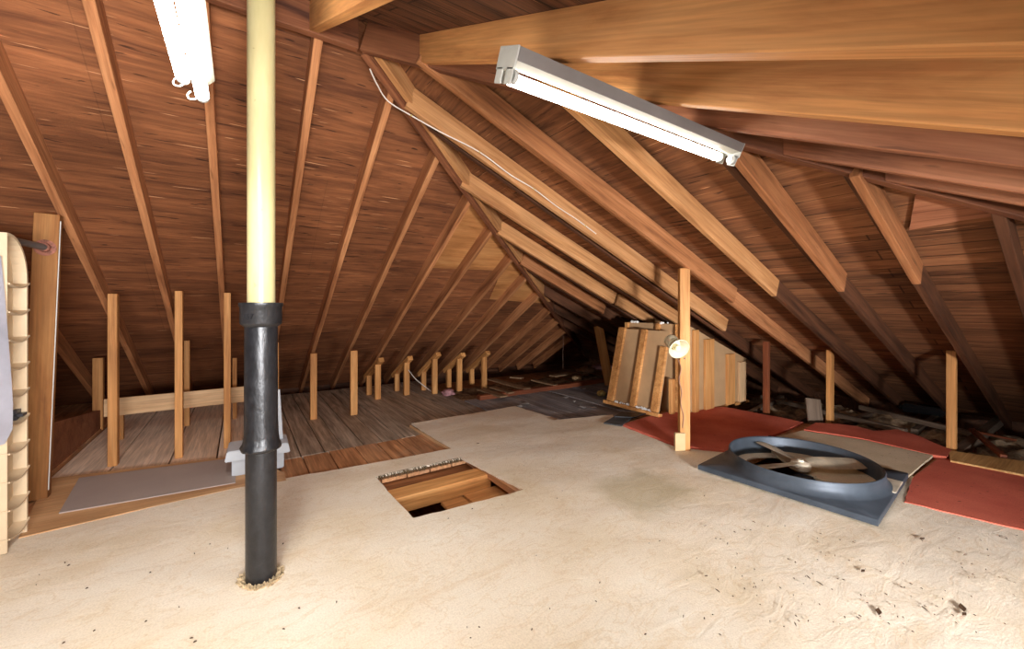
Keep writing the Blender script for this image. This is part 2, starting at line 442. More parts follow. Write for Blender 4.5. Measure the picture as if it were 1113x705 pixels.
# ------------------------------------------------------------------ roof shell
def slab(name, pts, n, mat, xdir, thick=0.03, kind='structure'):
    """flat polygon in 3D with thickness along n; local X along xdir so the texture follows the boards"""
    x = V(xdir).normalized(); z = V(n).normalized(); y = z.cross(x); o = V(pts[0])
    mw = Matrix((x, y, z)).transposed().to_4x4(); mw.translation = o; inv = mw.inverted()
    bm = bmesh.new(); lo = [bm.verts.new(inv @ V(p)) for p in pts]
    hi = [bm.verts.new((inv @ V(p)) + V((0, 0, thick))) for p in pts]
    bm.faces.new(lo); bm.faces.new(hi)
    for i in range(len(pts)):
        j = (i + 1) % len(pts); bm.faces.new((lo[i], lo[j], hi[j], hi[i]))
    o = link(name, tomesh(name, bm), mat, None, mw)
    if kind: o['kind'] = kind
    return o
def L3(u, v, o=RD): return V((u, v, zL(v) + o))
def R3(u, v, o=RD): return V((u, v, zR(u) + o))
def B3(u, v, o=RD): return V((u, v, zB(v) + o))
TOP = PA + V((0, 0, RD))
hipfar = V((hip1_u(EL), EL, zL(EL) + RD)); uE = hip1_u(EL)
ulim = ER
# the left and right eaves meet the far hip at slightly different places; end both at the lower
vE = hip1_v(ER)
slab('ceiling_left', [TOP, L3(UW, AV), L3(UW, EL), L3(min(uE, ER), min(EL, vE) if uE > ER else EL)] , NL, M['sheathL'], (1, 0, 0))
uB = hip2_u(EB)
slab('ceiling_right', [TOP, R3(min(uE, ER), hip1_v(min(uE, ER))), R3(ER, hip1_v(min(uE, ER))), R3(ER, AV - (ER - AU) * TR / TB), ], NR, M['sheathR'], (0, 1, 0))
slab('ceiling_rear', [TOP, B3(ER, AV - (ER - AU) * TR / TB), B3(ER, EB), B3(UW, EB), B3(UW, AV)], NB, M['sheathB'], (1, 0, 0))

def wallq(name, pts, mat):
    bm = bmesh.new(); c = V((1.0, 1.8, 1.0)); f = [V(p) for p in pts]
    n = (f[1] - f[0]).cross(f[2] - f[0]).normalized()
    if (f[0] - c).dot(n) < 0: n = -n
    a = [bm.verts.new(p) for p in f]; b = [bm.verts.new(p + n * 0.05) for p in f]
    bm.faces.new(a); bm.faces.new(b)
    for i in range(len(f)):
        j = (i + 1) % len(f); bm.faces.new((a[i], a[j], b[j], b[i]))
    o = link(name, tomesh(name, bm), mat); o['kind'] = 'structure'; return o
wallq('wall_left', [(UW, EB, -0.2), (UW, EL, -0.2), (UW, EL, zL(EL) + RD), (UW, AV, ZA + RD), (UW, EB, zB(EB) + RD)], M['sheathB'])
wallq('wall_back', [(UW, EL, -0.3), (ER, EL, -0.3), (ER, EL, 0.05), (UW, EL, 0.05)], M['rafter_dark'])
wallq('wall_right', [(ER, EB, -0.3), (ER, EL, -0.3), (ER, EL, 0.1), (ER, EB, 0.1)], M['rafter_dark'])
wallq('wall_rear', [(UW, EB, -0.3), (ER, EB, -0.3), (ER, EB, 0.15), (UW, EB, 0.15)], M['rafter_dark'])

# hip and ridge timbers
HW = 0.045
def vplane(p, d): return (p, V((d.y, -d.x, 0)).normalized())
hp1 = PA + H1 * 0.02; hp1e = PA + H1 * ((ZA + 0.1) / -H1.z)
hip1 = timber('hip_rafter', hp1, hp1e, (0, 0, 1), HW, 0.19, M['hip'], off=0.0)
hip1.location.z -= 0.02; PM[hip1.name] = hip1.matrix_basis.copy()
tag(hip1, 'long brown hip rafter running down from the peak to the dark far corner', 'rafter')
side1 = V((H1.y, -H1.x, 0)).normalized()       # towards the right slope
dbl = timber('doubler_board', hp1 + side1 * (HW + 0.004) + H1 * 0.05 + V((0, 0, 0.005)), hp1 + side1 * (HW + 0.004) + H1 * 4.2 + V((0, 0, 0.005)), (0, 0, 1), 0.04, 0.14, M['sister'], parent=hip1)
dbl['label'] = 'paler board doubling the hip on its right side'
hp2 = PA + H2 * 0.0 - V((0, 0, 0.02)); hp2e = PA + H2 * ((ZA + 0.05) / -H2.z)
hip2 = timber('hip_rafter', hp2 + H2 * 0.0, hp2e, (0, 0, 1), HW, 0.19, M['hip'])
tag(hip2, 'dark hip rafter slanting from the peak down to the right edge behind the big beams', 'rafter')
side2 = V((H2.y, -H2.x, 0)).normalized()       # towards the camera side
if (EYE - PA).dot(side2) < 0: side2 = -side2
rb0 = V((AU - 0.02, AV, ZA - 0.02))
ridge = timber('ridge_board', V((UW, AV, ZA - 0.02)), rb0, (0, 0, 1), HW, 0.19, M['hip'])
tag(ridge, 'brown ridge board running left from the peak behind the cream pipe', 'beam')

# left slope rafters
ORD = ['first', 'second', 'third', 'fourth', 'fifth', 'sixth', 'seventh', 'eighth', 'ninth', 'tenth', 'eleventh', 'twelfth', 'thirteenth', 'fourteenth', 'fifteenth']
LU = [-1.53, -1.035, -0.60, -0.16, 0.37, 0.845, 1.34, 1.83, 2.28, 2.81, 3.28, 3.80, 4.37, 4.85, 5.35, 5.82]
LLAB = ['brown rafter whose foot shows between the leaning brown board and the low plywood curb',
        'lit rafter of the left slope leading down behind the leftmost tall post',
        'lit rafter of the left slope between the picture edge and the twin tube light',
        'lit rafter of the left slope just behind the lower end of the twin tube light',
        'rafter of the left slope just to the right of the cream pipe',
        'second rafter to the right of the cream pipe on the left slope',
        'third rafter to the right of the cream pipe on the left slope',
        'left slope rafter on the left side of the pale plywood patch',
        'rafter on the right side of the pale plywood patch of the left slope',
        'second rafter beyond the pale plywood patch on the left slope',
        'third rafter beyond the pale plywood patch on the left slope',
        'rafter of the left slope ending at the farthest little strut frame',
        'first of the dim rafters beyond the strut frames on the left slope',
        'pale edged rafter in the dim far part of the left slope',
        'last but one dark rafter of the left slope near the far corner',
        'last dark rafter of the left slope in the far corner']
hipcut1 = lambda s: (PA + side1 * s, side1)
for i, u0 in enumerate(LU):
    u = u0 * K
    vt = AV + HW / 2 if u < AU else hip1_v(u)
    p0 = V((u, EL - 0.15, zL(EL - 0.15))); p1 = V((u, vt, zL(vt)))
    if p0.y - p1.y < 0.3: continue
    cut = (V((0, AV + HW / 2, 0)), V((0, 1, 0))) if u < AU else hipcut1(-HW / 2)
    o = timber('rafter', p0, p1, NL, 0.045, 0.135, M['rafter'], cut1=cut)
    tag(o, LLAB[i], 'rafter', 'rafters of the left slope')

# right slope rafters, most with a newer board nailed on the near side
def rline(v0, v1, u1, mat, lab, w=0.042):
    """rafter from the hip (at plan v0) to the eave (at plan v1)"""
    if v0 > AV: ut = hip1_u(v0); cut = hipcut1(HW / 2 + (0.044 if v0 < 3.6 * K + 1.2 else 0))
    else: ut = hip2_u(v0); cut = (PA - side2 * (HW / 2), side2)
    p0 = V((u1, v1, zR(u1))); p1 = V((ut, v0, zR(ut)))
    return timber('rafter', p0, p1, NR, w, 0.135, mat, cut1=cut)
UEE = ER - 0.15
RR = [(-0.10, -0.10, 'dark_', 'dark rafter of the right slope just outside the near right corner'),
      (0.33, 0.33, 'dark_', 'dark rafter nearest the right picture edge beside the pale scrap board'),
      (0.775, 0.72, 's', 'right slope rafter landing on the rightmost post'),
      (1.245, 1.16, 's', 'right slope rafter between the rightmost post and the fixture end'),
      (1.765, 1.62, 's', 'right slope rafter whose pale board starts behind the long light fixture'),
      (2.30, 2.05, 's', 'right slope rafter landing on top of the post with the horn speaker'),
      (2.83, 2.74, 's', 'right slope rafter whose pale board carries the white cable'),
      (3.32, 3.27, 's', 'right slope rafter just beyond the cable, its pale board ending behind the speaker post'),
      (3.82, 3.78, 's', 'right slope rafter with two pale boards butted above the leaning panel'),
      (4.30, 4.29, 's', 'right slope rafter with a dark board, first beyond the butted pale boards'),
      (4.82, 4.82, '', 'second dark rafter of the right slope beyond the butted pale boards'),
      (5.33, 5.33, '', 'third dark rafter of the right slope beyond the butted pale boards'),
      (5.82, 5.82, '', 'fourth dark rafter of the right slope beyond the butted pale boards')]
SIS = {2: [((928, 192), (996, 309))], 3: [((797, 172), (914, 317))], 4: [((600, 102), (841, 322))],
       5: [((453, 67), (796, 329))], 6: [((440, 116), (787, 360))], 7: [((500, 202), (740, 355))],
       8: [((540, 254), (666, 330)), ((669, 331), (717, 359))], 9: [((565, 287), (655, 341))]}
SOFF = {2: 0.045, 3: 0.045, 4: 0.04, 5: 0.03, 6: 0.02, 7: 0.02, 8: 0.02, 9: 0.02}
sis6 = None
for i, (v0, v1, kind, lab) in enumerate(RR):
    if i == 0: continue
    o = rline(v0 * K, v1 * K, UEE, M['rafter_dark'] if i not in (5,) else M['rafter'], lab)
    tag(o, lab, 'rafter', 'rafters of the right slope')
    for (a, b) in SIS.get(i, []):
        off = SOFF[i]
        p0 = onR(*b, off); p1 = onR(*a, off)
        s = timber('sister_board', p0, p1, NR, 0.04, 0.145, M['sister'] if i not in (2, 3, 5, 9) else M['midboard'], parent=o)  # nearest two boards coloured browner for the shade of the light fixture
        s['label'] = 'paler board nailed along the rafter' if i not in (2, 3, 5, 9) else 'brown board nailed along the rafter'
        if i == 6: sis6 = (p0, p1, off)

# rear slope: the two big beams in front and the one top left
def brafter(a, b, lab, v_top=None, hgt=0.136, w=0.05, name='rafter', mat='beam'):
    p0 = onB(*a); p1 = onB(*b)
    uu = (p0.x + p1.x) / 2
    vt = v_top if v_top is not None else AV - (uu - AU) * TR / TB - 0.02
    q0 = V((uu, vt, zB(vt))); q1 = V((uu, -2.4, zB(-2.4)))
    o = timber(name, q0, q1, NB, w, hgt, M[mat], cut0=(PA + side2 * (HW / 2 + 0.002), side2) if v_top is None else (V((0, vt, 0)), V((0, 1, 0))))
    tag(o, lab, 'rafter', 'rafters of the rear slope'); return o
b1 = brafter((640, 64), (1100, 59), 'big orange fir rafter along the top right, uppermost of two')
b2 = brafter((760, 116), (1113, 147), 'big yellowish fir rafter just below the uppermost one at top right')
b3 = brafter((777, 140), (1113, 183), 'pinkish brown rafter just below the yellowish fir rafter at top right', mat='hipsister')
b4 = brafter((840, 166), (1113, 213), 'pinkish brown rafter with a big knot, lowest long one at top right', mat='hipsister')
b5 = brafter((975, 192), (1113, 231), 'short rafter piece against the near hip at the right edge, above the scrap board', mat='hipsister')
b0 = brafter((345, 28), (425, 2), 'short lit rafter end at the top between cream pipe and peak', v_top=AV - HW / 2)

# pale plywood patch between the left rafters, and the scrap board at the right
def patchpoly(name, px, plane, n, mat, xdir, off, thick, lab, cat):
    pts = [plane(x, y, -RD + off) for x, y in px]
    o = slab(name, pts, n, mat, xdir, thick, None); return tag(o, lab, cat)
patchpoly('plywood_patch', [(509, 214), (560, 262), (595, 312), (597, 330), (532, 325), (545, 294), (468, 291)], onL, NL, M['patch'], (1, 0, 0), 0.014, 0.009,
          'pale plywood patch on the left slope beside the far hip', 'plywood')
patchpoly('scrap_board', [(988, 250), (1043, 240), (1113, 231), (1160, 226), (1160, 196), (1050, 200), (995, 212)], onR, NR, M['hipsister'], (0, 1, 0), 0.022, 0.016,
          'pale weathered scrap board against the right slope below the dark hip rafter', 'board')

# ------------------------------------------------------------------ floor
hatch = [fl(408, 518), fl(501.5, 497.5), fl(570, 532), fl(449, 563)]
hx0, hx1, hy0, hy1 = 0.80, 1.50, 2.19, 2.90
fanC = V((3.315, 1.255, 0.0)); fr = 0.36
ZF = -0.03
def plankset(mat_, rects, name, w, z0, holes, jit=0.0, gap=0.006, thick=0.025, seed=1):
    rnd = random.Random(seed); bm = bmesh.new()
    for (x0, x1, y0, y1) in rects:
        x = x0
        while x < x1 - 0.02:
            ww = min(w * rnd.uniform(0.9, 1.1), x1 - x)
            segs = [(y0 + rnd.uniform(0, jit), y1)]
            for (a, b, c, d) in holes:
                ns = []
                for s in segs:
                    if x + ww > a + 0.01 and x < b - 0.01 and s[1] > c and s[0] < d:
                        if s[0] < c: ns.append((s[0], c))
                        if s[1] > d: ns.append((d, s[1]))
                    else: ns.append(s)
                segs = ns
            for s in segs:
                dz = rnd.uniform(-0.003, 0.003)
                # keep plank edges on the hole edges
                addbox(bm, (x + gap / 2, s[0], z0 - thick + dz), (x + ww - gap / 2, s[1], z0 + dz))
            x += ww
    o = link(name, tomesh(name, bm), mat_); o['kind'] = 'structure'; return o
HOLES = [(hx0, hx1, hy0, hy1), (fanC.x - fr, fanC.x + fr, fanC.y - fr, fanC.y + fr)]
X0, XM = -1.12, 0.2
plankset(M['plank_dusty'], [(-1.14, 0.24, 3.92, 6.4)], 'floor_left', 0.34, ZF, [], 0, 0.012, seed=3)
plankset(M['plank_grey'], [(0.24, 2.42, 3.72, 6.45)], 'floor_back', 0.165, ZF, [], 0.0, 0.010, seed=5)
plankset(M['plank_orange'], [(0.24, 1.50, 2.90, 3.715)], 'floor_middle', 0.19, ZF + 0.001, [], 0, 0.010, seed=8)
plankset(M['plank_dark'], [(2.43, 5.0, 2.95, 4.75)], 'floor_far', 0.15, ZF, [], 0.0, 0.004, seed=11)
# plain boards under the carpets, from hidden to the holes' edges
bm = bmesh.new()
def deck(x0, x1, y0, y1): addbox(bm, (x0, y0, ZF - 0.028), (x1, y1, -0.0125))
a, b, c, d = HOLES[0]; e, f_, g, h = HOLES[1]
deck(UW, a, EB, 2.9); deck(UW, -1.15, 2.9, EL); deck(-1.15, 0.235, 2.9, 3.915); deck(a, b, EB, c)
deck(b, e, EB, 2.94); deck(1.505, 2.425, 2.94, 3.715); deck(e, f_, EB, g); deck(e, f_, h, 2.94); deck(f_, 4.86, EB, 2.94)
o = link('floor', tomesh('floor', bm), M['plank_orange']); o['kind'] = 'structure'
# bottom of the joist bays (ceiling lath of the rooms below)
bm = bmesh.new(); addbox(bm, (UW, EB, -0.34), (ER, EL, -0.30))
o = link('floor_lath', tomesh('floor_lath', bm), M['plank_orange']); o['kind'] = 'structure'

# big cream carpet
def wrinkle(x, y):
    p = V((x * 1.6, y * 3.2, 3.1)); q = V((x * 5, y * 7, 1.7))
    return 0.006 * noise.noise(p) + 0.004 * noise.noise(q)
cpx = [(24, 576), (140, 551), (256, 525), (300, 522), (400, 504), (491, 487), (470, 474), (447, 460), (500, 451), (560, 441), (608, 456), (666, 450.5), (672, 461)]
cp = [fl(x, y) for x, y in cpx] + [V((3.18, 2.74, 0)), fl(733, 485), V((3.30, 1.80, 0)), V((3.95, 1.74, 0)), V((3.95, 0.8, 0)), fl(982, 546), fl(1050, 561), fl(1113, 577), V((3.5, -0.3, 0)), V((3.5, -1.6, 0)), V((-2.6, -1.6, 0)), V((-2.6, 2.6, 0)), V((-1.6, 3.1, 0))]
fan_hole = [V((fanC.x + fr * math.cos(t), fanC.y + fr * math.sin(t))) for t in [i * math.pi / 10 for i in range(20)]]
hpoly = [V((p.x, p.y)) for p in hatch]
carpet = cloth('carpet', [p.to_2d() for p in cp], M['carpet'], -0.012, 0.012, 0.07, [hpoly, fan_hole], wrinkle)
tag(carpet, 'large cream carpet covering the attic floor, with a cut out hatch', 'carpet')
# fringe of torn threads along the far edge of the hatch
bm = bmesh.new(); rnd = random.Random(4)
for k in range(240):
    t = rnd.random(); p = V(hatch[0]).lerp(V(hatch[1]), t); p.z = 0.0
    q = p + V((rnd.uniform(-.012, .012), rnd.uniform(-.03, -.01), rnd.uniform(-.022, -0.008)))
    sweep(bm, [p + V((0, .012, 0.001)), (p + q) / 2 + V((0, 0, .006)), q], rnd.uniform(.001, .002), 4)
o = link('fringe', tomesh('fringe', bm), M['tuftdark'], carpet); o['label'] = 'frayed dark threads along the hatch edge'; o['kind'] = 'stuff'

# raw board under the carpet edge at the stepped corner
e0, e1 = fl(447, 461), fl(493, 488)
o = timber('edge_strip', V((e0.x - 0.012, e0.y, ZF)), V((e1.x - 0.012, e1.y + 0.02, ZF)), (0, 0, 1), 0.018, 0.026, M['pale'])
tag(o, 'narrow raw wood strip along the stepped carpet corner', 'strip')

# hatch: joists and boards in the pit
o = timber('joist', V((hx0 - 0.03, 2.64, -0.135)), V((hx1 + 0.03, 2.64, -0.135)), (0, 0, 1), 0.15, 0.105, M['stud'])
tag(o, 'pale wooden joist crossing the open floor hatch', 'joist')
o = box('hatch_board', (hx0 - 0.06, 2.725, -0.085), (hx1 + 0.06, 3.05, -0.065), M['midboard']); tag(o, 'wide orange brown board below the far side of the floor hatch', 'board')
o = box('hatch_board', (1.13, 2.10, -0.15), (1.29, 2.56, -0.13), M['beam']); tag(o, 'narrow orange board in the hatch, next to the dark gap', 'board')
o = box('hatch_board', (1.305, 2.10, -0.15), (1.62, 2.56, -0.125), M['beam']); tag(o, 'wider orange board in the near right corner of the hatch', 'board')
o = timber('lining_board', V((0.79, 2.14, -0.20)), V((0.79, 2.53, -0.20)), (0, 0, 1), 0.04, 0.165, M['pale']); tag(o, 'pale wooden lining board on the left side of the hatch', 'board')
for k, (x, y) in enumerate(((0.86, 2.36), (0.92, 2.30))):
    pass

# plywood strip and grey panel at the left
def flatbox(name, px, z, t, mat, lab, cat, kind=None):
    pts = [fl(x, y, z) for x, y in px]; bm = bmesh.new()
    lo = [bm.verts.new((p.x, p.y, z - t)) for p in pts]; hi = [bm.verts.new((p.x, p.y, z)) for p in pts]
    bm.faces.new(lo); bm.faces.new(hi)
    for i in range(len(pts)): bm.faces.new((lo[i], lo[(i + 1) % len(pts)], hi[(i + 1) % len(pts)], hi[i]))
    o = link(name, tomesh(name, bm), mat)
    return tag(o, lab, cat)
flatbox('plywood_strip', [(20, 584), (51, 520), (256, 495.5), (309, 513), (311, 522), (256, 530), (140, 556)], 0.004, 0.034, M['ply'], 'bare tan plywood strip on the floor between cream carpet and left floorboards', 'plywood')
flatbox('grey_panel', [(64, 557), (86, 519), (256, 497), (256, 524)], 0.010, 0.006, M['greypanel'], 'flat grey panel lying on the plywood strip at the left', 'panel')

# ------------------------------------------------------------------ red carpets, mat
def bumpy(a, f):
    return lambda x, y: a * noise.noise(V((x * f, y * f, 5.3))) + a * 0.6
def lay(name, px, mat, z, t, lab, amp=0.006, step=0.06):
    pts = [(fl(*p) if len(p) == 2 else V(p)).to_2d() for p in px]
    o = cloth(name, pts, mat, z, t, step, [], bumpy(amp, 3.0), 0.004)
    return tag(o, lab, 'carpet' if mat is M['red'] else 'mat', None)
lay('red_carpet', [(676, 462), (700, 455), (752, 443), (788, 443), (832, 451), (873, 459.5), (840, 474), (794, 490), (735, 485)], M['red'], -0.012, 0.016, 'red carpet piece lying around the foot of the speaker post', 0.01)
lay('beige_mat', [(825, 481), (872, 470), (940, 481), (1014, 497), (988, 519), (940, 545), (860, 510)], M['mat'], 0.004, 0.012, 'worn beige mat sticking out behind the round fan', 0.006)
lay('red_carpet', [(874, 469), (886, 461), (930, 465), (950, 470), (975, 468.5), (1000, 477), (1034, 491), (1029, 499), (1015, 497), (940, 480)], M['red'], -0.012, 0.026, 'narrow red carpet piece between beige mat and loose insulation', 0.012)
lay('red_carpet', [(1019, 499), (1032, 500), (1113, 516), (4.62, 0.0, 0), (4.62, -0.8, 0), (3.4, -0.8, 0), (1113, 577), (1050, 562), (983, 546), (992, 520)], M['red'], -0.012, 0.016, 'red carpet piece in front of the rightmost post at the right edge', 0.006)
flatbox('raw_board', [(1031, 489), (1113, 501), (1160, 507), (1160, 524), (1113, 515.5), (1033, 500)], 0.02, 0.05, M['osb'], 'raw yellowish board edging the floor beside the rightmost post', 'board')

# ------------------------------------------------------------------ posts and frames at the left
def post(px, ytop, w, d, mat, lab, name='post', z0=ZF, grp=None, lean=None, zmax=None):
    p = fl(px[0], px[1], z0); Y = p.x * SA + p.y * CA
    zt = H + Y * (YH - ytop) / F
    if zmax: zt = min(zt, zmax(p))
    o = timber(name, p, (p.x, p.y, zt) if lean is None else lean, (0, 1, 0), w, d, mat)
    # sits with its near face at the measured point
    return tag(o, lab, 'post', grp)
G1 = 'posts on the left floorboards'
post((122, 507), 319, 0.055, 0.07, M['stud'], 'leftmost of the three tall posts on the left floorboards', grp=G1)
post((194, 498), 316, 0.05, 0.08, M['stud'], 'middle one of the three tall posts on the left floorboards', grp=G1)
post((247, 487), 318, 0.05, 0.05, M['stud'], 'tall post on the left floorboards next to the black pipe', grp=G1)
post((106, 468), 389, 0.075, 0.06, M['stud'], 'short thick post at far left beside the low curb', grp=G1)
post((130, 478), 434, 0.05, 0.05, M['stud'], 'short stub behind the leftmost tall post under the pale board', grp=G1)
post((203, 463), 370, 0.045, 0.06, M['stud'], 'shorter post right behind the middle tall post', grp=G1)
post((255, 455), 389, 0.04, 0.05, M['stud'], 'shorter post right behind the tall post next to the pipe', grp=G1)
post((301, 462), 372, 0.035, 0.05, M['stud'], 'thin post just to the right of the black pipe', grp=G1)
post((341, 456), 384, 0.065, 0.05, M['stud'], 'first free standing post right of the black pipe', grp=G1)
post((385, 451), 381, 0.075, 0.05, M['stud'], 'second free standing post right of the black pipe', grp=G1)
bz = 4.93
q0, q1 = onv(113, 458, bz), onv(303, 438, bz)
o = timber('nailer_board', (q0.x, bz, 0.235), (q1.x, bz, 0.235), (0, 0, 1), 0.025, 0.155, M['pale'])
tag(o, 'pale horizontal board running behind the tall left posts', 'board')

FR = [((411, 434), 396, (401.5, 429), 408, (418, 384), (399, 409)),
      ((442.5, 429.5), 394, (432, 425), 406, (449, 384), (430, 407)),
      ((473, 428), 390, (461, 424), 404, (482, 379), (458, 406)),
      ((500, 425), 390, (488.5, 421), 401, (506.5, 381), (486, 402)),
      ((527, 422), 388, (513.5, 418), 401, (533.5, 380), (511.5, 402))]
for i, (fb, ft, bb, bt, ra, rb) in enumerate(FR):
    p = fl(*fb, ZF); q = fl(*bb, ZF)
    e = empty('strut_frame', (p.x, p.y, ZF), '%s of the five little strut frames, counted from the pipe' % ['first', 'second', 'third', 'fourth', 'last'][i], 'strut frame', 'strut frames along the left eave')
    Yp = p.x * SA + p.y * CA; Yq = q.x * SA + q.y * CA
    zt = H + Yp * (YH - ft) / F; zb = H + Yq * (YH - bt) / F
    timber('post', p, (p.x, p.y, zt), (0, 1, 0), 0.075, 0.05, M['stud'], e)
    timber('post', q, (q.x, q.y, zb), (0, 1, 0), 0.07, 0.05, M['stud'], e)
    a = onv(ra[0], ra[1], p.y - 0.05); d = V((q.x, q.y, zb)) - V((p.x, p.y, zt)); d.normalize()
    a = V((p.x + 0.02, p.y, zt)) - d * 0.09
    timber('brace', a, V((q.x + 0.0, q.y, zb)) + d * 0.14, (0, 0, 1), 0.075, 0.06, M['stud'] if i else M['stud'], e)

# low curb, brown board, rod
bm = bmesh.new(); c0, c1 = fl(51, 521, ZF), fl(103, 468, ZF); uc = -1.16
pr = [(c0.y, ZF), (c1.y, ZF), (c1.y, 0.17), (c0.y, 0.36)]
a = [bm.verts.new((uc, y, z)) for y, z in pr]; b = [bm.verts.new((uc - 0.03, y, z)) for y, z in pr]
bm.faces.new(a); bm.faces.new(b)
for i in range(4): bm.faces.new((a[i], a[(i + 1) % 4], b[(i + 1) % 4], b[i]))
tag(link('curb_board', tomesh('curb_board', bm), M['curb']), 'low dark plywood curb with slanting top along the left floorboards', 'board')
vb = 3.72
bl, br_ = onv(27, 400, vb), onv(54, 400, vb)
tb0, tb1 = onv(37, 552, vb), onv(52, 232, vb)
tb0 = onv(37, 538, vb)
brown = timber('plank', (tb0.x, vb, 0.0), (tb1.x - 0.005, vb, tb1.z), (0, 1, 0), 0.112, 0.06, M['brownboard'])
tag(brown, 'tall brown painted board standing at the left with flaking white edge', 'board')
o = timber('paint_edge', V((tb0.x + 0.0585, vb + 0.002, 0.05)), V((tb1.x + 0.0535, vb + 0.002, tb1.z - 0.04)), (0, 1, 0), 0.004, 0.014, M['whitebits'], brown); o['label'] = 'flaking white paint along the edge'
fp = onv(49, 269, vb - 0.002)
rod = empty('closet_rod', fp, 'dark steel pipe rod screwed to the tall brown board', 'rod')
bm, rg = lathe([(0.0005, 0), (0.05, 0), (0.05, 0.004), (0.03, 0.008), (0.026, 0.03), (0.0005, 0.03)], 24)
mwf = Matrix.Translation(fp) @ Matrix.Rotation(math.pi / 2, 4, 'X')
o = link('flange', tomesh('flange', bm, True), M['rust'], rod, mwf); o['label'] = 'rusty round pipe flange'
bm = bmesh.new(); sweep(bm, [fp + V((0, -0.02, 0)), fp + V((-0.165, -0.42, 0.03))], 0.02, 14)
link('pipe', tomesh('pipe', bm, True), M['steel'], rod)

# beige rack tower
tv0, tv1, tu0, tu1, tz = 3.0, 3.235, -1.36, -0.945, 1.56
tower = empty('storage_rack', (-1.15, 3.12, 0.0), 'tall beige storage rack with curved shelf lips at the left picture edge', 'rack')
bm = bmesh.new(); out = [(tv0 + 0.012, 0.0), (tv1, 0.0), (tv1, tz - 0.22)] + [(tv1 - 0.20 + 0.20 * math.cos(t), tz - 0.22 + 0.22 * math.sin(t)) for t in [i * math.pi / 16 for i in range(1, 9)]] + [(tv0 + 0.012, tz)]
a = [bm.verts.new((tu0, y, z)) for y, z in out]; b = [bm.verts.new((tu1 - 0.05, y, z)) for y, z in out]
bm.faces.new(a); bm.faces.new(b)
for i in range(len(out)): bm.faces.new((a[i], a[(i + 1) % len(out)], b[(i + 1) % len(out)], b[i]))
link('body', tomesh('body', bm), M['tower'], tower)
box('front_panel', (tu0, tv0, 0.0), (tu1, tv0 + 0.012, tz), M['tower'], tower)
# arched rim of the side
bm = bmesh.new(); inn = [(y, z) for y, z in out[1:-1]]
for i in range(len(out) - 1):
    (y0, z0), (y1, z1) = out[i], out[i + 1]
    if i == 0: continue
    cy, cz = tv0 + 0.05, 0.7
    def inset(y, z):
        if z <= tz - 0.22: return (y - 0.014, z)
        ang = math.atan2((z - (tz - 0.22)) / 0.22, (y - (tv1 - 0.20)) / 0.20)
        if y < tv1 - 0.2: return (y, z - 0.014)
        return (tv1 - 0.20 + 0.186 * math.cos(ang), tz - 0.22 + 0.206 * math.sin(ang))
    i0, i1 = inset(y0, z0), inset(y1, z1)
    vs = [bm.verts.new((uu, yy, zz)) for uu in (tu1 - 0.05, tu1) for yy, zz in ((y0, z0), (y1, z1), i1, i0)]
    for f in ((0, 1, 2, 3), (4, 5, 6, 7), (0, 1, 5, 4), (1, 2, 6, 5), (2, 3, 7, 6), (3, 0, 4, 7)): bm.faces.new([vs[k] for k in f])
link('side_rim', tomesh('side_rim', bm), M['tower'], tower)
for k in range(10):
    zz = 0.05 + k * 0.139; bm = bmesh.new(); prev = None; n = 10
    for j in range(n + 1):
        t = j / n; y = tv0 + 0.012 + t * (tv1 - tv0 - 0.008); z = zz + 0.025 * (1 - math.sin(math.pi * t)) ** 1.0 * (0.6 if t < .5 else 1.0)
        ring = [bm.verts.new((tu1 - 0.05, y, z)), bm.verts.new((tu1 + 0.006, y, z)), bm.verts.new((tu1 + 0.006, y, z - 0.008)), bm.verts.new((tu1 - 0.05, y, z - 0.008))]
        if prev:
            for q in range(4): bm.faces.new((prev[q], prev[(q + 1) % 4], ring[(q + 1) % 4], ring[q]))
        else: bm.faces.new(ring)
        prev = ring
    bm.faces.new(prev)
    link('shelf_lip', tomesh('shelf_lip', bm, True), M['tower'], tower)
    box('rib', (tu0, tv0 - 0.006, zz + 0.012), (tu1 + 0.004, tv0, zz + 0.02), M['tower'], tower, bev=0.001)
kp = onu(18, 450, tu1 - 0.03)
o = box('roll', (kp.x - 0.03, kp.y - 0.05, kp.z - 0.03), (kp.x + 0.03, kp.y + 0.05, kp.z + 0.025), M['knob'], bev=0.02, smooth=True)
tag(o, 'small dark grey block sitting on a shelf lip of the beige rack', 'block')
# hanging plastic sheet in front
bm = bmesh.new(); rows = []
edge_px = [(1, 278), (5, 320), (9, 370), (12, 410), (13.5, 440), (13, 466), (9, 474), (4, 483)]
edge = [onv(x, y, tv0 - 0.03) for x, y in edge_px]
for i, p in enumerate(edge):
    row = []
    for j in range(9):
        t = j / 8; x = p.x - t * 0.34
        row.append(bm.verts.new((x, p.y + 0.012 * math.sin(j * 1.9 + i * 0.2) * (0.4 + i * 0.08), p.z + (0.10 * t * (1 if i < 2 else 0)) - (0.08 * t if i > 5 else 0))))
    rows.append(row)
for A, B in zip(rows, rows[1:]):
    for j in range(8): bm.faces.new((A[j], A[j + 1], B[j + 1], B[j]))
r = bmesh.ops.solidify(bm, geom=bm.faces[:], thickness=0.004)
tag(link('plastic_bag', tomesh('plastic_bag', bm, True), M['bag']), 'grey plastic garment bag hanging in front of the beige rack', 'bag')

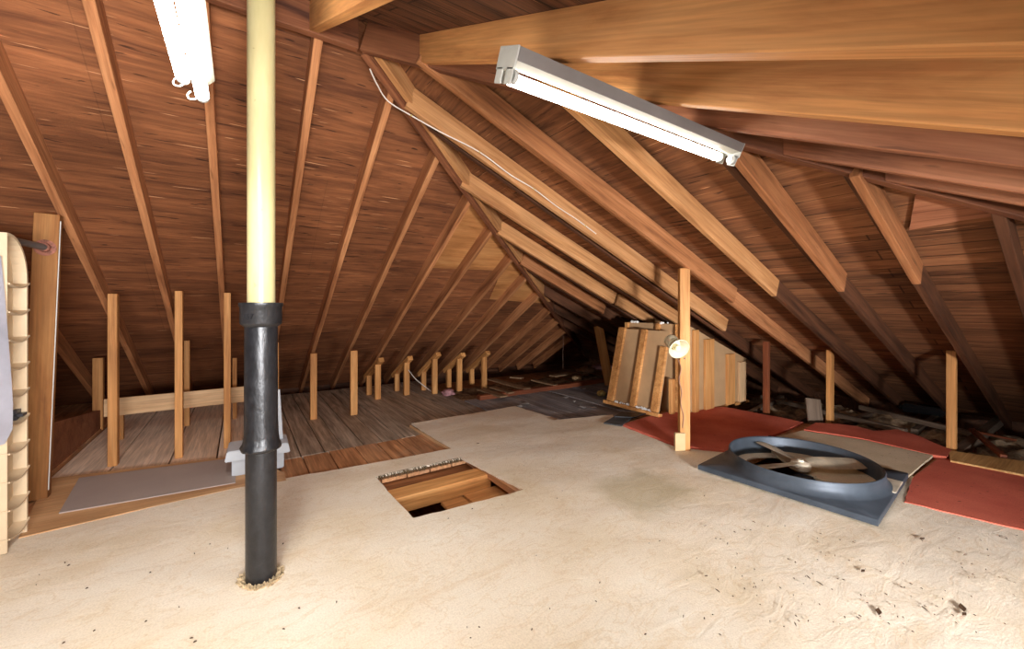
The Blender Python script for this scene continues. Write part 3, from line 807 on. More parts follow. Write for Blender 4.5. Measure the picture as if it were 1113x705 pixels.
# ------------------------------------------------------------------ vent pipe
pb = fl(284, 628)
pipe = empty('vent_pipe', (pb.x, pb.y, 0.0), 'vertical vent pipe, black cast iron below and cream above, through the carpet', 'pipe')
PM_pipe = Matrix.Translation((pb.x, pb.y, 0))
Yp = pb.x * SA + pb.y * CA
def zp(y): return H + Yp * (YH - y) / F
R0 = 0.060
def pl(name, prof, mat, seg=40):
    bm, rg = lathe(prof, seg); caps(bm, rg)
    return link(name, tomesh(name, bm, True, 35), mat, pipe, PM_pipe)
zs = zp(487); zh0 = zp(352); zh1 = zp(329)
pl('lower_pipe', [(R0, -0.03), (R0, zs - 0.002)], M['iron'])
bm, rg = lathe([(R0 + 0.004, zs - 0.006), (R0 + 0.017, zs), (R0 + 0.018, zs + 0.012), (R0 + 0.009, zs + 0.03), (R0 + 0.007, zs + 0.06), (R0 + 0.005, zs + 0.1)] + [(R0 + 0.004, zs + 0.1 + (zh0 - zs - 0.1) * i / 10) for i in range(1, 11)], 48)
caps(bm, rg)
for v in bm.verts:
    k = max(0.0, 1 - (v.co.z - zs) / 0.22); n = noise.noise(v.co * 38) * 0.006 * k + noise.noise(v.co * 90) * 0.002
    r = V((v.co.x, v.co.y, 0)); 
    if r.length > 0.01: v.co += r.normalized() * n
    if abs(v.co.z - zs) < 0.02: v.co.z += 0.006 * noise.noise(V((v.co.x * 22, v.co.y * 22, 2)))
link('sleeve', tomesh('sleeve', bm, True, 60), M['iron'], pipe, PM_pipe)['label'] = 'tar coated rough iron sleeve'
pl('hub', [(R0 + 0.004, zh0 - 0.012), (R0 + 0.018, zh0), (R0 + 0.021, zh0 + 0.006), (R0 + 0.021, zh1 - 0.02), (R0 + 0.025, zh1 - 0.014), (R0 + 0.025, zh1), (R0 - 0.002, zh1 + 0.001)], M['iron'])
pl('upper_pipe', [(R0 - 0.006, zh1 - 0.05), (R0 - 0.006, zB(pb.y) + RD - 0.01)], M['pvc'])
# raised cast letters on the hub and sleeve
def txt(s, size, loc, rot, mat, parent, name='lettering'):
    cu = bpy.data.curves.new(name, 'FONT'); cu.body = s; cu.size = size; cu.extrude = 0.0012; cu.align_x = 'CENTER'
    t = bpy.data.objects.new('tmp', cu); COL.objects.link(t)
    dg = bpy.context.evaluated_depsgraph_get(); me = bpy.data.meshes.new_from_object(t.evaluated_get(dg)); bpy.data.objects.remove(t)
    me.materials.clear()
    return link(name, me, mat, parent, Matrix.Translation(loc) @ rot)
dirc = V((-pb.x, -pb.y, 0)).normalized()
# facing the camera, a little to the left
def onpipe(az, r, z):
    d = Matrix.Rotation(az, 3, 'Z') @ dirc
    x = V((0, 0, 1)).cross(d); rot = Matrix((x, V((0, 0, 1)), d)).transposed().to_4x4()
    return V((pb.x, pb.y, z)) + d * r, rot
l, r = onpipe(-0.62, R0 + 0.0205, zp(346))
txt('157', 0.03, l, r, M['iron'], pipe)
# carpet tuft pushed up round the foot
bm = bmesh.new(); rnd = random.Random(9)
for k in range(420):
    a = rnd.uniform(0, 2 * math.pi); rr = R0 + rnd.uniform(0.0, 0.03) * (0.5 + 0.5 * abs(math.cos(a + 1.0)))
    p = V((math.cos(a) * rr, math.sin(a) * rr, 0.0)); q = p + V((math.cos(a) * rnd.uniform(0, .012), math.sin(a) * rnd.uniform(0, .012), rnd.uniform(.004, .022)))
    sweep(bm, [p, (p + q) / 2 + V((rnd.uniform(-.004, .004), rnd.uniform(-.004, .004), .003)), q], [0.003, 0.0035, 0.002], 5)
o = link('carpet_tuft', tomesh('carpet_tuft', bm, True), M['tuft'], carpet, PM_pipe); o['label'] = 'ragged ring of carpet pile around the pipe foot'; o['kind'] = 'stuff'

# white foam box behind the pipe
bx = fl(281, 513.5); d = (bx - V((0, 0, 0))).normalized(); ang = math.atan2(d.y, d.x) - math.pi / 2
mwb = Matrix.Translation((bx.x, bx.y, 0.004)) @ Matrix.Rotation(ang, 4, 'Z')
cooler = empty('foam_box', (bx.x, bx.y, 0.004), 'white foam box with overhanging lid standing behind the black pipe', 'box')
def rbox(name, lo, hi, mat, par, mw, bev=0.004): return box(name, lo, hi, mat, par, mw, bev)
bm = bmesh.new()
vs = addbox(bm, (-0.16, 0.0, 0.0), (0.16, 0.22, 0.115))
bmesh.ops.bevel(bm, geom=bm.edges[:], offset=0.006, segments=2, affect='EDGES')
link('body', tomesh('body', bm), M['foam'], cooler, mwb)
bm = bmesh.new(); vs = addbox(bm, (-0.2, -0.035, 0.117), (0.2, 0.25, 0.185))
for v in bm.verts:
    if v.co.z > 0.15: v.co.x *= 0.93; v.co.y = 0.1 + (v.co.y - 0.1) * 0.9
bmesh.ops.bevel(bm, geom=bm.edges[:], offset=0.006, segments=2, affect='EDGES')
link('lid', tomesh('lid', bm), M['foam'], cooler, mwb)
bm = bmesh.new(); vs = addbox(bm, (0.02, 0.10, 0.186), (0.16, 0.125, 0.56))
for v in bm.verts:
    if v.co.z > 0.4: v.co.x -= 0.02; v.co.y += 0.03
bmesh.ops.bevel(bm, geom=bm.edges[:], offset=0.004, segments=1, affect='EDGES')
tag(link('foam_sheet', tomesh('foam_sheet', bm), M['foam'], None, mwb), 'white foam sheet standing on the foam box behind the black pipe', 'foam sheet')

# ------------------------------------------------------------------ right side posts
sp = fl(742, 487); spz = zR(sp.x)
SPO = timber('post', (sp.x, sp.y, ZF), (sp.x, sp.y, min(spz, H + (sp.x * SA + sp.y * CA) * (YH - 292) / F)), (-SA, -CA, 0), 0.085, 0.05, M['stud'])
tag(SPO, 'pale post carrying the horn speaker, standing in the red carpet', 'post')
bk = fl(738, 489)
o = timber('block', (bk.x, bk.y, 0.0), (bk.x, bk.y, 0.15), (-SA, -CA, 0), 0.085, 0.03, M['cardboard'])
tag(o, 'small tan block against the foot of the speaker post', 'block')
post((836, 450), 371, 0.045, 0.06, M['stud_dark'], 'reddish stained post beside the short stud wall', zmax=lambda p: zR(p.x) + 0.1)
post((905, 460), 380, 0.085, 0.045, M['stud'], 'lit post standing in front of a grey upright board', zmax=lambda p: zR(p.x) + 0.1)
post((1040, 492), 375, 0.045, 0.06, M['stud'], 'rightmost post, between red carpet and loose insulation', zmax=lambda p: zR(p.x) + 0.1)
p = fl(662, 418, ZF); t = hit(650, 354, p, V((SA, CA, 0)))
o = timber('stick', p, t, (-SA, -CA, 0), 0.14, 0.04, M['stud']); tag(o, 'leaning board left of the framed panels', 'board')

# horn speaker
Ys = (sp.x * SA + sp.y * CA) - 0.12
hc = EYE + ray(738, 379) * Ys
fwd = (V((-0.16, -1.0, -0.42))).normalized()         # in house axes: it points at the room and down
fwd = V((-SA * 0.9 + 0.12, -CA * 0.9, -0.36)).normalized()
zx = fwd; xx = V((0, 0, 1)).cross(zx).normalized(); yy = zx.cross(xx)
mwh = Matrix((xx, yy, zx)).transposed().to_4x4(); mwh.translation = hc
horn = empty('horn_speaker', hc, 'small cream horn loudspeaker mounted on the pale post', 'speaker')
bm, rg = lathe([(0.084, 0.0), (0.086, 0.004), (0.082, 0.006), (0.068, -0.02), (0.05, -0.06), (0.040, -0.09), (0.038, -0.09), (0.047, -0.06), (0.064, -0.022), (0.080, -0.002)], 36, True)
link('bell', tomesh('bell', bm, True, 50), M['horn'], horn, mwh)
bm, rg = lathe([(0.05, -0.07), (0.056, -0.075), (0.056, -0.15), (0.046, -0.164), (0.001, -0.167)], 32); bm.faces.new(rg[0][::-1])
link('driver', tomesh('driver', bm, True, 40), M['horn'], horn, mwh)
bm, rg = lathe([(0.014, -0.09), (0.022, -0.03), (0.026, -0.008), (0.02, 0.0), (0.001, 0.002)], 28); bm.faces.new(rg[0][::-1])
link('centre_plug', tomesh('centre_plug', bm, True, 40), M['horn'], horn, mwh)
bm = bmesh.new(); sweep(bm, [hc - fwd * 0.11 + V((0, 0, -0.04)), hc - fwd * 0.14 + V((0.02, 0.0, -0.08)), V((sp.x, sp.y, hc.z - 0.09)) + V((-SA, -CA, 0)) * 0.05], 0.008, 8)
link('bracket', tomesh('bracket', bm, True), M['steel'], horn)
bm = bmesh.new()
face = V((-SA, -CA, 0)) * 0.056
pts = [hc - fwd * 0.15 + V((0, 0, -0.05))]
for k, (x, y) in enumerate(((740, 398), (738, 412), (741, 425), (740, 438), (743, 452), (742, 465))):
    q = EYE + ray(x, y) * ((sp.x * SA + sp.y * CA) - 0.057); pts.append(q)
sweep(bm, spline(pts, 5), 0.0035, 6)
tag(link('speaker_wire', tomesh('speaker_wire', bm, True), M['wiredark']), 'thin brown wire running down the speaker post', 'wire')

# leaning framed panel
def lean(v, s, off=0.0):      # s along the slope 0..1, off towards the room
    u = 3.77 + 0.23 * s; z = 0.0 + 0.93 * s
    n = V((-0.93, 0, 0.23)).normalized()
    return V((u, v, z)) + n * off
bl_, br2 = fl(660, 439).y, fl(720, 453).y
v0, v1 = bl_, br2
lp = empty('framed_panel', (3.8, (v0 + v1) / 2, 0.0), 'leaning tan panel framed with pale battens, left of the speaker post', 'panel')
nn = V((-0.93, 0, 0.23)).normalized()
def lslab(name, va, vb, s0, s1, o0, o1, mat):
    bm = bmesh.new(); vs = [bm.verts.new(lean(vv, s, o)) for o in (o0, o1) for vv, s in ((va, s0), (vb, s0), (vb, s1), (va, s1))]
    for f in ((0, 1, 2, 3), (4, 5, 6, 7), (0, 1, 5, 4), (1, 2, 6, 5), (2, 3, 7, 6), (3, 0, 4, 7)): bm.faces.new([vs[k] for k in f])
    bmesh.ops.recalc_face_normals(bm, faces=bm.faces[:]); bmesh.ops.bevel(bm, geom=bm.edges[:], offset=0.002, segments=1, affect='EDGES')
    return link(name, tomesh(name, bm), mat, lp)
lslab('sheet', v0 - 0.02, v1 + 0.02, 0.03, 0.99, 0.0, 0.012, M['hardboard'])
W_ = v0 - v1
lslab('batten', v0, v0 - 0.13 * W_, 0.045, 1.0, 0.0125, 0.05, M['stud'])
lslab('batten', v0 - 0.47 * W_, v0 - 0.57 * W_, 0.045, 0.99, 0.0125, 0.05, M['stud'])
lslab('batten', v1 + 0.02, v1 + 0.14 * W_, 0.045, 0.80, 0.0125, 0.05, M['stud'])
lslab('bottom_rail', v0 + 0.03, v1 - 0.02, 0.0, 0.04, 0.0, 0.075, M['stud'])
bm = bmesh.new(); rnd = random.Random(3)
for k in range(46):
    vv = rnd.choice([rnd.uniform(v0 - 0.15 * W_, v0 - 0.45 * W_), rnd.uniform(v0 - 0.6 * W_, v1 + 0.15 * W_)])
    c = lean(vv, rnd.uniform(0.045, 0.06), 0.02 + rnd.uniform(0, .02))
    bmesh.ops.create_icosphere(bm, subdivisions=1, radius=rnd.uniform(.008, .016), matrix=Matrix.Translation(c))
o = link('foam_filler', tomesh('foam_filler', bm, True), M['whitebits'], lp); o['label'] = 'white foam along the bottom rail'; o['kind'] = 'stuff'
# second panel behind it
pp = empty('wall_panel', (4.14, 3.05, 0.0), 'brown panel standing behind the leaning framed panel, white tufts on top', 'panel')
ptop = zR(4.3) - 0.12
bm = bmesh.new(); addbox(bm, (4.10, 2.72, ZF), (4.13, 3.5, 1.0)); link('sheet', tomesh('sheet', bm), M['hardboard'], pp)
for vv in (2.74, 3.0, 3.46):
    box('stud', (4.06, vv - 0.02, ZF), (4.099, vv + 0.025, 1.0), M['stud'], pp)
for (x, y) in ((690, 347), (722, 347)):
    c = onu(x, y, 4.10); bm = bmesh.new()
    for k in range(7): bmesh.ops.create_icosphere(bm, subdivisions=1, radius=rnd.uniform(.012, .02), matrix=Matrix.Translation((4.10 + rnd.uniform(-.02, .02), c.y + rnd.uniform(-.05, .05), 1.0 + rnd.uniform(0, .012))))
    o = link('foam_tuft', tomesh('foam_tuft', bm, True), M['whitebits'], pp); o['label'] = 'white foam tuft on the top edge'
# stud wall running to the eave
vw = 2.66
kw = empty('stud_wall', (4.8, vw, ZF), 'short stud wall with tan panels running to the right eave behind the speaker post', 'wall section')
u0w = 4.18; u1w = 5.42
bm = bmesh.new()
q = [(u0w, ZF), (u1w, ZF), (u1w, zR(u1w) - 0.02), (u0w, zR(u0w) - 0.10)]
a = [bm.verts.new((x, vw + 0.002, z)) for x, z in q]; b = [bm.verts.new((x, vw + 0.016, z)) for x, z in q]
bm.faces.new(a); bm.faces.new(b)
for i in range(4): bm.faces.new((a[i], a[(i + 1) % 4], b[(i + 1) % 4], b[i]))
link('panel', tomesh('panel', bm), M['hardboard'], kw)
for (xa, xb, yb) in ((751.5, 757.5, 447), (764, 774, 442), (788, 796.5, 438.5), (801, 808.5, 435.5)):
    p0 = onv(xa, yb, vw); p1 = onv(xb, yb, vw); um = (p0.x + p1.x) / 2
    timber('stud', (um, vw - 0.035, ZF), (um, vw - 0.035, zR(um) - 0.11), (0, 1, 0), max(0.045, p1.x - p0.x - 0.02), 0.035, M['stud'] if xa < 800 else M['pale'], kw)
timber('bottom_plate', (u0w, vw - 0.018, ZF), (u1w, vw - 0.018, ZF), (0, 0, 1), 0.034, 0.035, M['stud'], kw)
p0 = fl(732, 451); o = timber('stick', (p0.x, p0.y, ZF), (p0.x, p0.y, H + (p0.x * SA + p0.y * CA) * (YH - 412) / F), (0, 1, 0), 0.07, 0.04, M['stud'])
tag(o, 'short stub of pale stud between the leaning panel and speaker post', 'stud')
flatbox('felt_pad', [(656, 459), (668, 452), (690, 451), (676, 462)], 0.018, 0.012, M['felt'], 'dark grey felt pad at the carpet edge below the leaning panel', 'pad')
flatbox('felt_pad', [(668, 452), (676, 447), (702, 449), (690, 453)], 0.03, 0.012, M['motor'], 'black felt strip tucked under the leaning panel', 'pad')

# ------------------------------------------------------------------ insulation bay at the right and far eave
def ins(name, x0, x1, y0, y1, z, amp, step, lab, par=None):
    bm = bmesh.new(); nx = int((x1 - x0) / step); ny = int((y1 - y0) / step); g = []
    for i in range(nx + 1):
        row = []
        for j in range(ny + 1):
            x = x0 + (x1 - x0) * i / nx; y = y0 + (y1 - y0) * j / ny
            n = noise.fractal(V((x * 4.5, y * 4.5, 1.3)), 0.9, 2.1, 4) + abs(noise.noise(V((x * 11, y * 11, 4)))) * 0.7
            row.append(bm.verts.new((x, y, z + amp * n)))
        g.append(row)
    for i in range(nx):
        for j in range(ny): bm.faces.new((g[i][j], g[i + 1][j], g[i + 1][j + 1], g[i][j + 1]))
    o = link(name, tomesh(name, bm, True, 0), M['insul']); return tag(o, lab, 'insulation', None, 'stuff')
ins('insulation', 4.88, 6.35, -1.2, 2.58, -0.105, 0.075, 0.035, 'loose grey brown insulation along the right eave beyond the red carpets')
ins('insulation', 4.88, 6.3, 2.72, 5.6, -0.13, 0.045, 0.05, 'loose dark insulation behind the stud wall')
ins('insulation', 2.45, 4.85, 4.8, 5.9, -0.14, 0.045, 0.05, 'loose insulation under the scattered boards in the far corner')
ins('insulation', 2.95, 3.68, 0.9, 1.61, -0.17, 0.03, 0.03, 'brown rubbish lying below the round fan')
ins('insulation', 0.82, 1.08, 2.15, 2.5, -0.26, 0.03, 0.03, 'brown rubbish at the bottom of the open hatch')
def joist(a, b, w, h, z, mat, lab, cat='joist', name='joist'):
    p, q = fl(*a, z + h), fl(*b, z + h)
    o = timber(name, (p.x, p.y, z), (q.x, q.y, z), (0, 0, 1), w, h, mat); return tag(o, lab, cat)
joist((828, 429), (985, 466), 0.05, 0.05, -0.05, M['darkjoist'], 'long dark lath crossing the loose insulation behind the two middle posts')
joist((935, 440), (1058, 469), 0.05, 0.05, -0.045, M['darkjoist'], 'long dark lath running to the rightmost post over the insulation')
joist((994, 466), (1027, 444), 0.06, 0.06, -0.12, M['darkjoist'], 'dark joist crossing under the laths left of the rightmost post')
joist((1040, 489), (1090, 450), 0.07, 0.08, -0.09, M['darkjoist'], 'dark joist running to the eave beside the rightmost post')
joist((910, 461), (954, 445), 0.05, 0.06, -0.10, M['darkjoist'], 'dark joist running to the eave just right of the lit post')
joist((815, 447), (850, 429), 0.06, 0.07, -0.09, M['darkjoist'], 'dark joist beside the reddish stained post')
joist((858, 462), (885, 446), 0.05, 0.06, -0.08, M['darkjoist'], 'dark joist ending at the grey upright board')
joist((1056, 465), (1091, 494), 0.04, 0.03, 0.005, M['stud_dark'], 'reddish stick lying askew right of the rightmost post', 'stick', 'stick')
joist((1062, 468), (1104, 477), 0.03, 0.02, 0.02, M['stud_dark'], 'second reddish stick pointing to the right edge over the insulation', 'stick', 'stick')
p = fl(893, 459); o = timber('plank', (p.x + 0.03, p.y + 0.07, ZF), (p.x + 0.1, p.y + 0.12, 0.21), (-SA, -CA, 0), 0.16, 0.02, M['darkjoist']); tag(o, 'grey upright board standing behind the lit post', 'board')
p = fl(1004, 441, 0.02); o = box('black_bag', (p.x - 0.09, p.y - 0.2, -0.07), (p.x + 0.09, p.y + 0.2, 0.03), M['black'], bev=0.03, smooth=True); tag(o, 'shiny black plastic bundle lying on the insulation below the right eave', 'bundle')

# far corner: beam, loose boards, scraps
p, q = fl(520, 432), fl(672, 411)
o = timber('floor_beam', (p.x, 4.66 if False else p.y, ZF), (q.x, q.y, ZF), (0, 0, 1), 0.09, 0.06, M['stud_dark']); tag(o, 'low reddish beam along the far edge of the dark floorboards', 'beam')
LB = [((533, 411), (573, 422), 'long loose board by the last strut frame', 0.12), ((579, 412), (604, 418), 'loose board in the middle of the far corner', 0.08),
      ((535, 420), (556, 426), 'loose board between last strut frame and the reddish beam', 0.1), ((522, 422), (548, 430), 'pale loose board nearest the pink scraps', 0.12),
      ((555, 409), (568, 410), 'short pale loose board on the far left of the corner', 0.09), ((600, 408), (640, 402), 'dark loose board before the tan paper bundle', 0.14)]
for a, b, lab, w in LB:
    joist(a, b, w, 0.02, 0.02, M['loose'], lab, 'board', 'loose_board')
def blob(name, px, r, sq, mat, lab, cat, z=0.0, seed=0, grp=None):
    p = fl(px[0], px[1], z); bm = bmesh.new(); bmesh.ops.create_icosphere(bm, subdivisions=3, radius=1.0)
    for v in bm.verts:
        n = 1 + 0.35 * noise.noise(v.co * 2.2 + V((seed, 0, 0))) + 0.18 * noise.noise(v.co * 6 + V((0, seed, 0)))
        v.co = V((v.co.x * r * n, v.co.y * r * n, max(v.co.z, -0.6) * r * sq * n))
    o = link(name, tomesh(name, bm, True, 0), mat, None, Matrix.Translation(p + V((0, 0, r * sq * 0.6)))); return tag(o, lab, cat, grp)
blob('paper_bundle', (637, 405), 0.16, 0.45, M['bagtan'], 'crumpled tan paper bundle in the far corner', 'bundle', 0.0, 1)
blob('paper_bundle', (627, 412), 0.07, 0.5, M['cardboard'], 'small pale crumpled paper next to the low reddish beam', 'paper', 0.02, 2)
blob('rag', (655, 401), 0.2, 0.3, M['pink'], 'dusty pink rag heap farthest back in the corner', 'rag', 0.0, 3)
blob('insulation_scrap', (487, 429), 0.085, 0.6, M['pink'], 'pink insulation scrap on the floorboards before the fourth strut frame', 'insulation', ZF, 4)
blob('insulation_scrap', (529, 432), 0.08, 0.4, M['pink'], 'pink insulation scrap at the near end of the low reddish beam', 'insulation', ZF, 6)
blob('wrapper', (654, 430), 0.06, 0.8, M['yellow'], 'crumpled yellow and white wrapper by the leaning framed panel', 'wrapper', ZF, 8)
blob('rag', (547, 428), 0.11, 0.25, M['curb'], 'rust coloured scrap between loose boards near the last strut frame', 'scrap', ZF, 9)
PS = [((614, 433), .05, 'white paper scrap in the middle of the dark floorboards'), ((624, 437), .025, 'tiny white paper scrap right of the middle of the dark floorboards'),
      ((633, 443), .05, 'curled white paper scrap near the carpet on the dark floorboards'), ((629, 446.5), .035, 'small white paper scrap closest to the carpet'),
      ((645, 444), .05, 'white paper scrap nearest the leaning framed panel'), ((571, 440), .06, 'white paper scrap at the left carpet corner'),
      ((565, 442), .04, 'second white paper scrap touching the left carpet corner'), ((635, 423.5), .03, 'tiny white paper scrap farthest back on the dark floorboards')]
for k, (px, r, lab) in enumerate(PS):
    p = fl(*px, ZF); bm = bmesh.new(); rnd = random.Random(20 + k); n = 7
    c = bm.verts.new((0, 0, 0.012)); ring = [bm.verts.new((math.cos(i * 6.283 / n) * r * rnd.uniform(.6, 1.3), math.sin(i * 6.283 / n) * r * .8 * rnd.uniform(.6, 1.3), rnd.uniform(0.001, .02))) for i in range(n)]
    for i in range(n): bm.faces.new((c, ring[i], ring[(i + 1) % n]))
    bmesh.ops.solidify(bm, geom=bm.faces[:], thickness=0.002)
    tag(link('paper_scrap', tomesh('paper_scrap', bm), M['paper'], None, Matrix.Translation(p + V((0, 0, 0.003)))), lab, 'paper', 'white paper scraps on the dark floorboards')
bm = bmesh.new(); p = fl(612, 402); sweep(bm, [p, V((p.x, p.y, zR(p.x) if p.x > 99 else H + (p.x * SA + p.y * CA) * (YH - 352) / F))], 0.006, 6)
tag(link('hanging_wire', tomesh('hanging_wire', bm), M['wiredark']), 'thin wire hanging from the far hip in the dark corner', 'wire')
bm = bmesh.new(); sweep(bm, spline([onv(444, 402, 5.4), onv(452, 412, 5.5), onv(462, 420, 5.55), fl(470, 426, ZF)], 5), 0.006, 6)
tag(link('loose_cable', tomesh('loose_cable', bm, True), M['wire']), 'thin pale cable drooping between second and third strut frames', 'cable')

# ------------------------------------------------------------------ attic fan
fan = empty('attic_fan', (fanC.x, fanC.y, 0.008), 'big grey metal attic fan lying on the carpet, beige blades showing', 'fan')
rot = math.radians(5); mwF = Matrix.Translation((fanC.x, fanC.y, 0.010)) @ Matrix.Rotation(rot, 4, 'Z') @ Matrix.Rotation(math.radians(0.0), 4, 'Y')
half = 0.495; Rin = 0.44; Rfl = 0.49; seg = 96
bm = bmesh.new(); rings = []
zt = 0.035
prof = [(Rin - 0.004, -0.01), (Rin - 0.004, 0.115), (Rin + 0.0, 0.122), (Rin + 0.008, 0.124), (Rin + 0.012, 0.118), (Rin + 0.014, 0.095), (Rin + 0.018, 0.075), (Rin + 0.028, 0.055), (Rin + 0.042, 0.042), (Rfl, zt + 0.001)]
for r, z in prof: rings.append([bm.verts.new((r * math.cos(2 * math.pi * i / seg), r * math.sin(2 * math.pi * i / seg), z)) for i in range(seg)])
def sq(i, h, z):
    a = 2 * math.pi * (i + 0.5 * 0) / seg; c, s = math.cos(a), math.sin(a); m = max(abs(c), abs(s)); return bm.verts.new((h * c / m, h * s / m, z))
rings.append([sq(i, half - 0.004, zt) for i in range(seg)])
rings.append([sq(i, half, zt - 0.004) for i in range(seg)])
rings.append([sq(i, half, 0.0) for i in range(seg)])
for A, B in zip(rings, rings[1:]):
    for i in range(seg): bm.faces.new((A[i], A[(i + 1) % seg], B[(i + 1) % seg], B[i]))
link('shroud', tomesh('shroud', bm, True, 50), M['galv'], fan, mwF)
for k, deg in enumerate((53, 155, 319)):
    bm = bmesh.new(); n = 8; pv = None
    for i in range(n + 1):
        t = i / n; r = 0.05 + t * 0.365; wd = 0.04 + 0.032 * math.sin(min(1, t * 3.0) * math.pi / 2); tw = math.radians(18 - 8 * t)
        if t > 0.95: wd *= 0.86
        row = []
        for j, s in enumerate((-1, -0.33, 0.33, 1)):
            cv = 0.008 * (1 - s * s); row.append(bm.verts.new((r, s * wd * math.cos(tw), 0.078 + s * wd * math.sin(tw) + cv)))
        if pv:
            for j in range(3): bm.faces.new((pv[j], pv[j + 1], row[j + 1], row[j]))
        pv = row
    bmesh.ops.solidify(bm, geom=bm.faces[:], thickness=0.003)
    link('blade', tomesh('blade', bm, True, 40), M['blade'], fan, mwF @ Matrix.Rotation(math.radians(deg), 4, 'Z'))
bm, rg = lathe([(0.03, 0.03), (0.062, 0.035), (0.066, 0.06), (0.055, 0.08), (0.022, 0.088), (0.02, 0.1)], 28); caps(bm, rg)
link('hub', tomesh('hub', bm, True, 40), M['blade'], fan, mwF)
box('motor', (-0.17, -0.1, -0.16), (-0.03, 0.02, 0.015), M['motor'], fan, mwF, bev=0.012)
box('support_bar', (-0.43, -0.03, -0.04), (0.43, 0.03, -0.015), M['galv'], fan, mwF)
o = box('flange_strip', (0.42, 0.0, 0.037), (0.50, 0.25, 0.043), M['blade'], fan, mwF @ Matrix.Rotation(math.radians(-90), 4, 'Z')); o['label'] = 'pale folded metal strip on the right corner'

# ------------------------------------------------------------------ light fixtures
sB = V((0, 1, TB)).normalized(); nBd = -NB
def fixture(name, c0, xdir, sdir, ndir, L, lab, lit, wid=0.105, plates=True, hw=None):
    """strip light: local X along the tubes, Y across, Z pointing down out of the housing"""
    x, y, z = xdir.normalized(), sdir.normalized(), ndir.normalized()
    mw = Matrix((x, y, z)).transposed().to_4x4(); mw.translation = c0
    e = empty(name, c0, lab, 'light fixture')
    bm = bmesh.new(); w = wid / 2; wt = w; w = (hw or wid) / 2
    pr = [(-w, 0.0), (w, 0.0), (w, 0.03), (0.012, 0.048), (-0.012, 0.048), (-w, 0.03)]
    a = [bm.verts.new((0, p, q)) for p, q in pr]; b = [bm.verts.new((L, p, q)) for p, q in pr]
    bm.faces.new(a); bm.faces.new(b)
    for i in range(6): bm.faces.new((a[i], a[(i + 1) % 6], b[(i + 1) % 6], b[i]))
    h = link('housing', tomesh('housing', bm), M['fixture'], e, mw)
    if plates: box('side_flange', (0.0, -w - 0.003, -0.004), (L, -w, 0.033), M['fixside'], e, mw, 0.001)
    if plates: box('side_flange', (0.0, w, -0.004), (L, w + 0.003, 0.033), M['fixside'], e, mw, 0.001)
    for xx in ((-0.006, L) if plates else ()):
        bm = bmesh.new(); addbox(bm, (xx, -w - 0.003, -0.006), (xx + 0.006, w + 0.003, 0.058))
        for sg in (-1, 1): addbox(bm, (xx, sg * (w - 0.022) - 0.019, 0.05), (xx + 0.0055, sg * (w - 0.022) + 0.019, 0.096))
        bmesh.ops.bevel(bm, geom=bm.edges[:], offset=0.002, segments=1, affect='EDGES')
        link('end_plate', tomesh('end_plate', bm), M['socket'], e, mw)
    for sgn in (-1, 1):
        yy = sgn * (wt - 0.022)
        for xx, ax in ((0.006, 1), (L - 0.006, -1)):
            bm, rg = lathe([(0.001, 0), (0.02, 0), (0.02, 0.012), (0.013, 0.014), (0.012, 0.012 + 0.006), (0.001, 0.018)], 20)
            m2 = mw @ Matrix.Translation((xx, yy, 0.072)) @ Matrix.Rotation(ax * math.pi / 2, 4, 'Y')
            link('lampholder', tomesh('lampholder', bm, True), M['socket'], e, m2)
        if sgn in lit:
            al = bpy.data.lights.new('tube_light', 'AREA'); al.shape = 'RECTANGLE'; al.size = L - 0.1; al.size_y = 0.03; al.energy = (5.0 if plates else 5.5) * L; al.color = (1, 0.985, 0.95)
            ao = bpy.data.objects.new('tube_light', al); COL.objects.link(ao)
            ao.location = mw @ V((L / 2, yy, 0.072)) + V((0, 0, -0.024)); ax_ = mw.to_3x3() @ V((1, 0, 0))
            ao.rotation_euler = (0, 0, math.atan2(ax_.y, ax_.x))
            bm, rg = lathe([(0.010, 0.0), (0.019, 0.008), (0.019, L - 0.062), (0.010, L - 0.054)], 20); caps(bm, rg)
            m2 = mw @ Matrix.Translation((0.027, yy, 0.072)) @ Matrix.Rotation(math.pi / 2, 4, 'Y')
            link('tube', tomesh('tube', bm, True), lit[sgn], e, m2)
    return e, mw
# right fixture, screwed flat to the rear-slope rafters
fz = zB(0.98)
fx0 = V((0.655, 0.985, zB(0.985) - 0.02)) 
fixture('light_fixture', fx0, V((1, 0, 0)), sB, nBd, 1.235, 'long white strip light with one lit tube under the big rafters', {1: M['tube']})
# left fixture with two lit tubes
lf_end = EYE + ray(207, 96) * 1.36
fe, fm = fixture('light_fixture', lf_end + V((0.055, -0.92, 0.055)), V((0, 1, 0)), V((1, 0, -0.9)), V((-0.9, 0, -1)), 0.92, 'strip light with two glowing tubes hanging at upper left', {1: M['tube2'], -1: M['tube2']}, 0.113, False, 0.03)
for k, yy in enumerate((-0.03, 0.02)):
    bm = bmesh.new(); sweep(bm, [V((0.905, yy + 0.012 * math.cos(t), 0.09 + 0.02 * math.sin(t))) for t in [i * math.pi / 8 - 0.3 for i in range(10)]], 0.0025, 6)
    link('wire_clip', tomesh('wire_clip', bm, True), M['wire'], fe, fm)

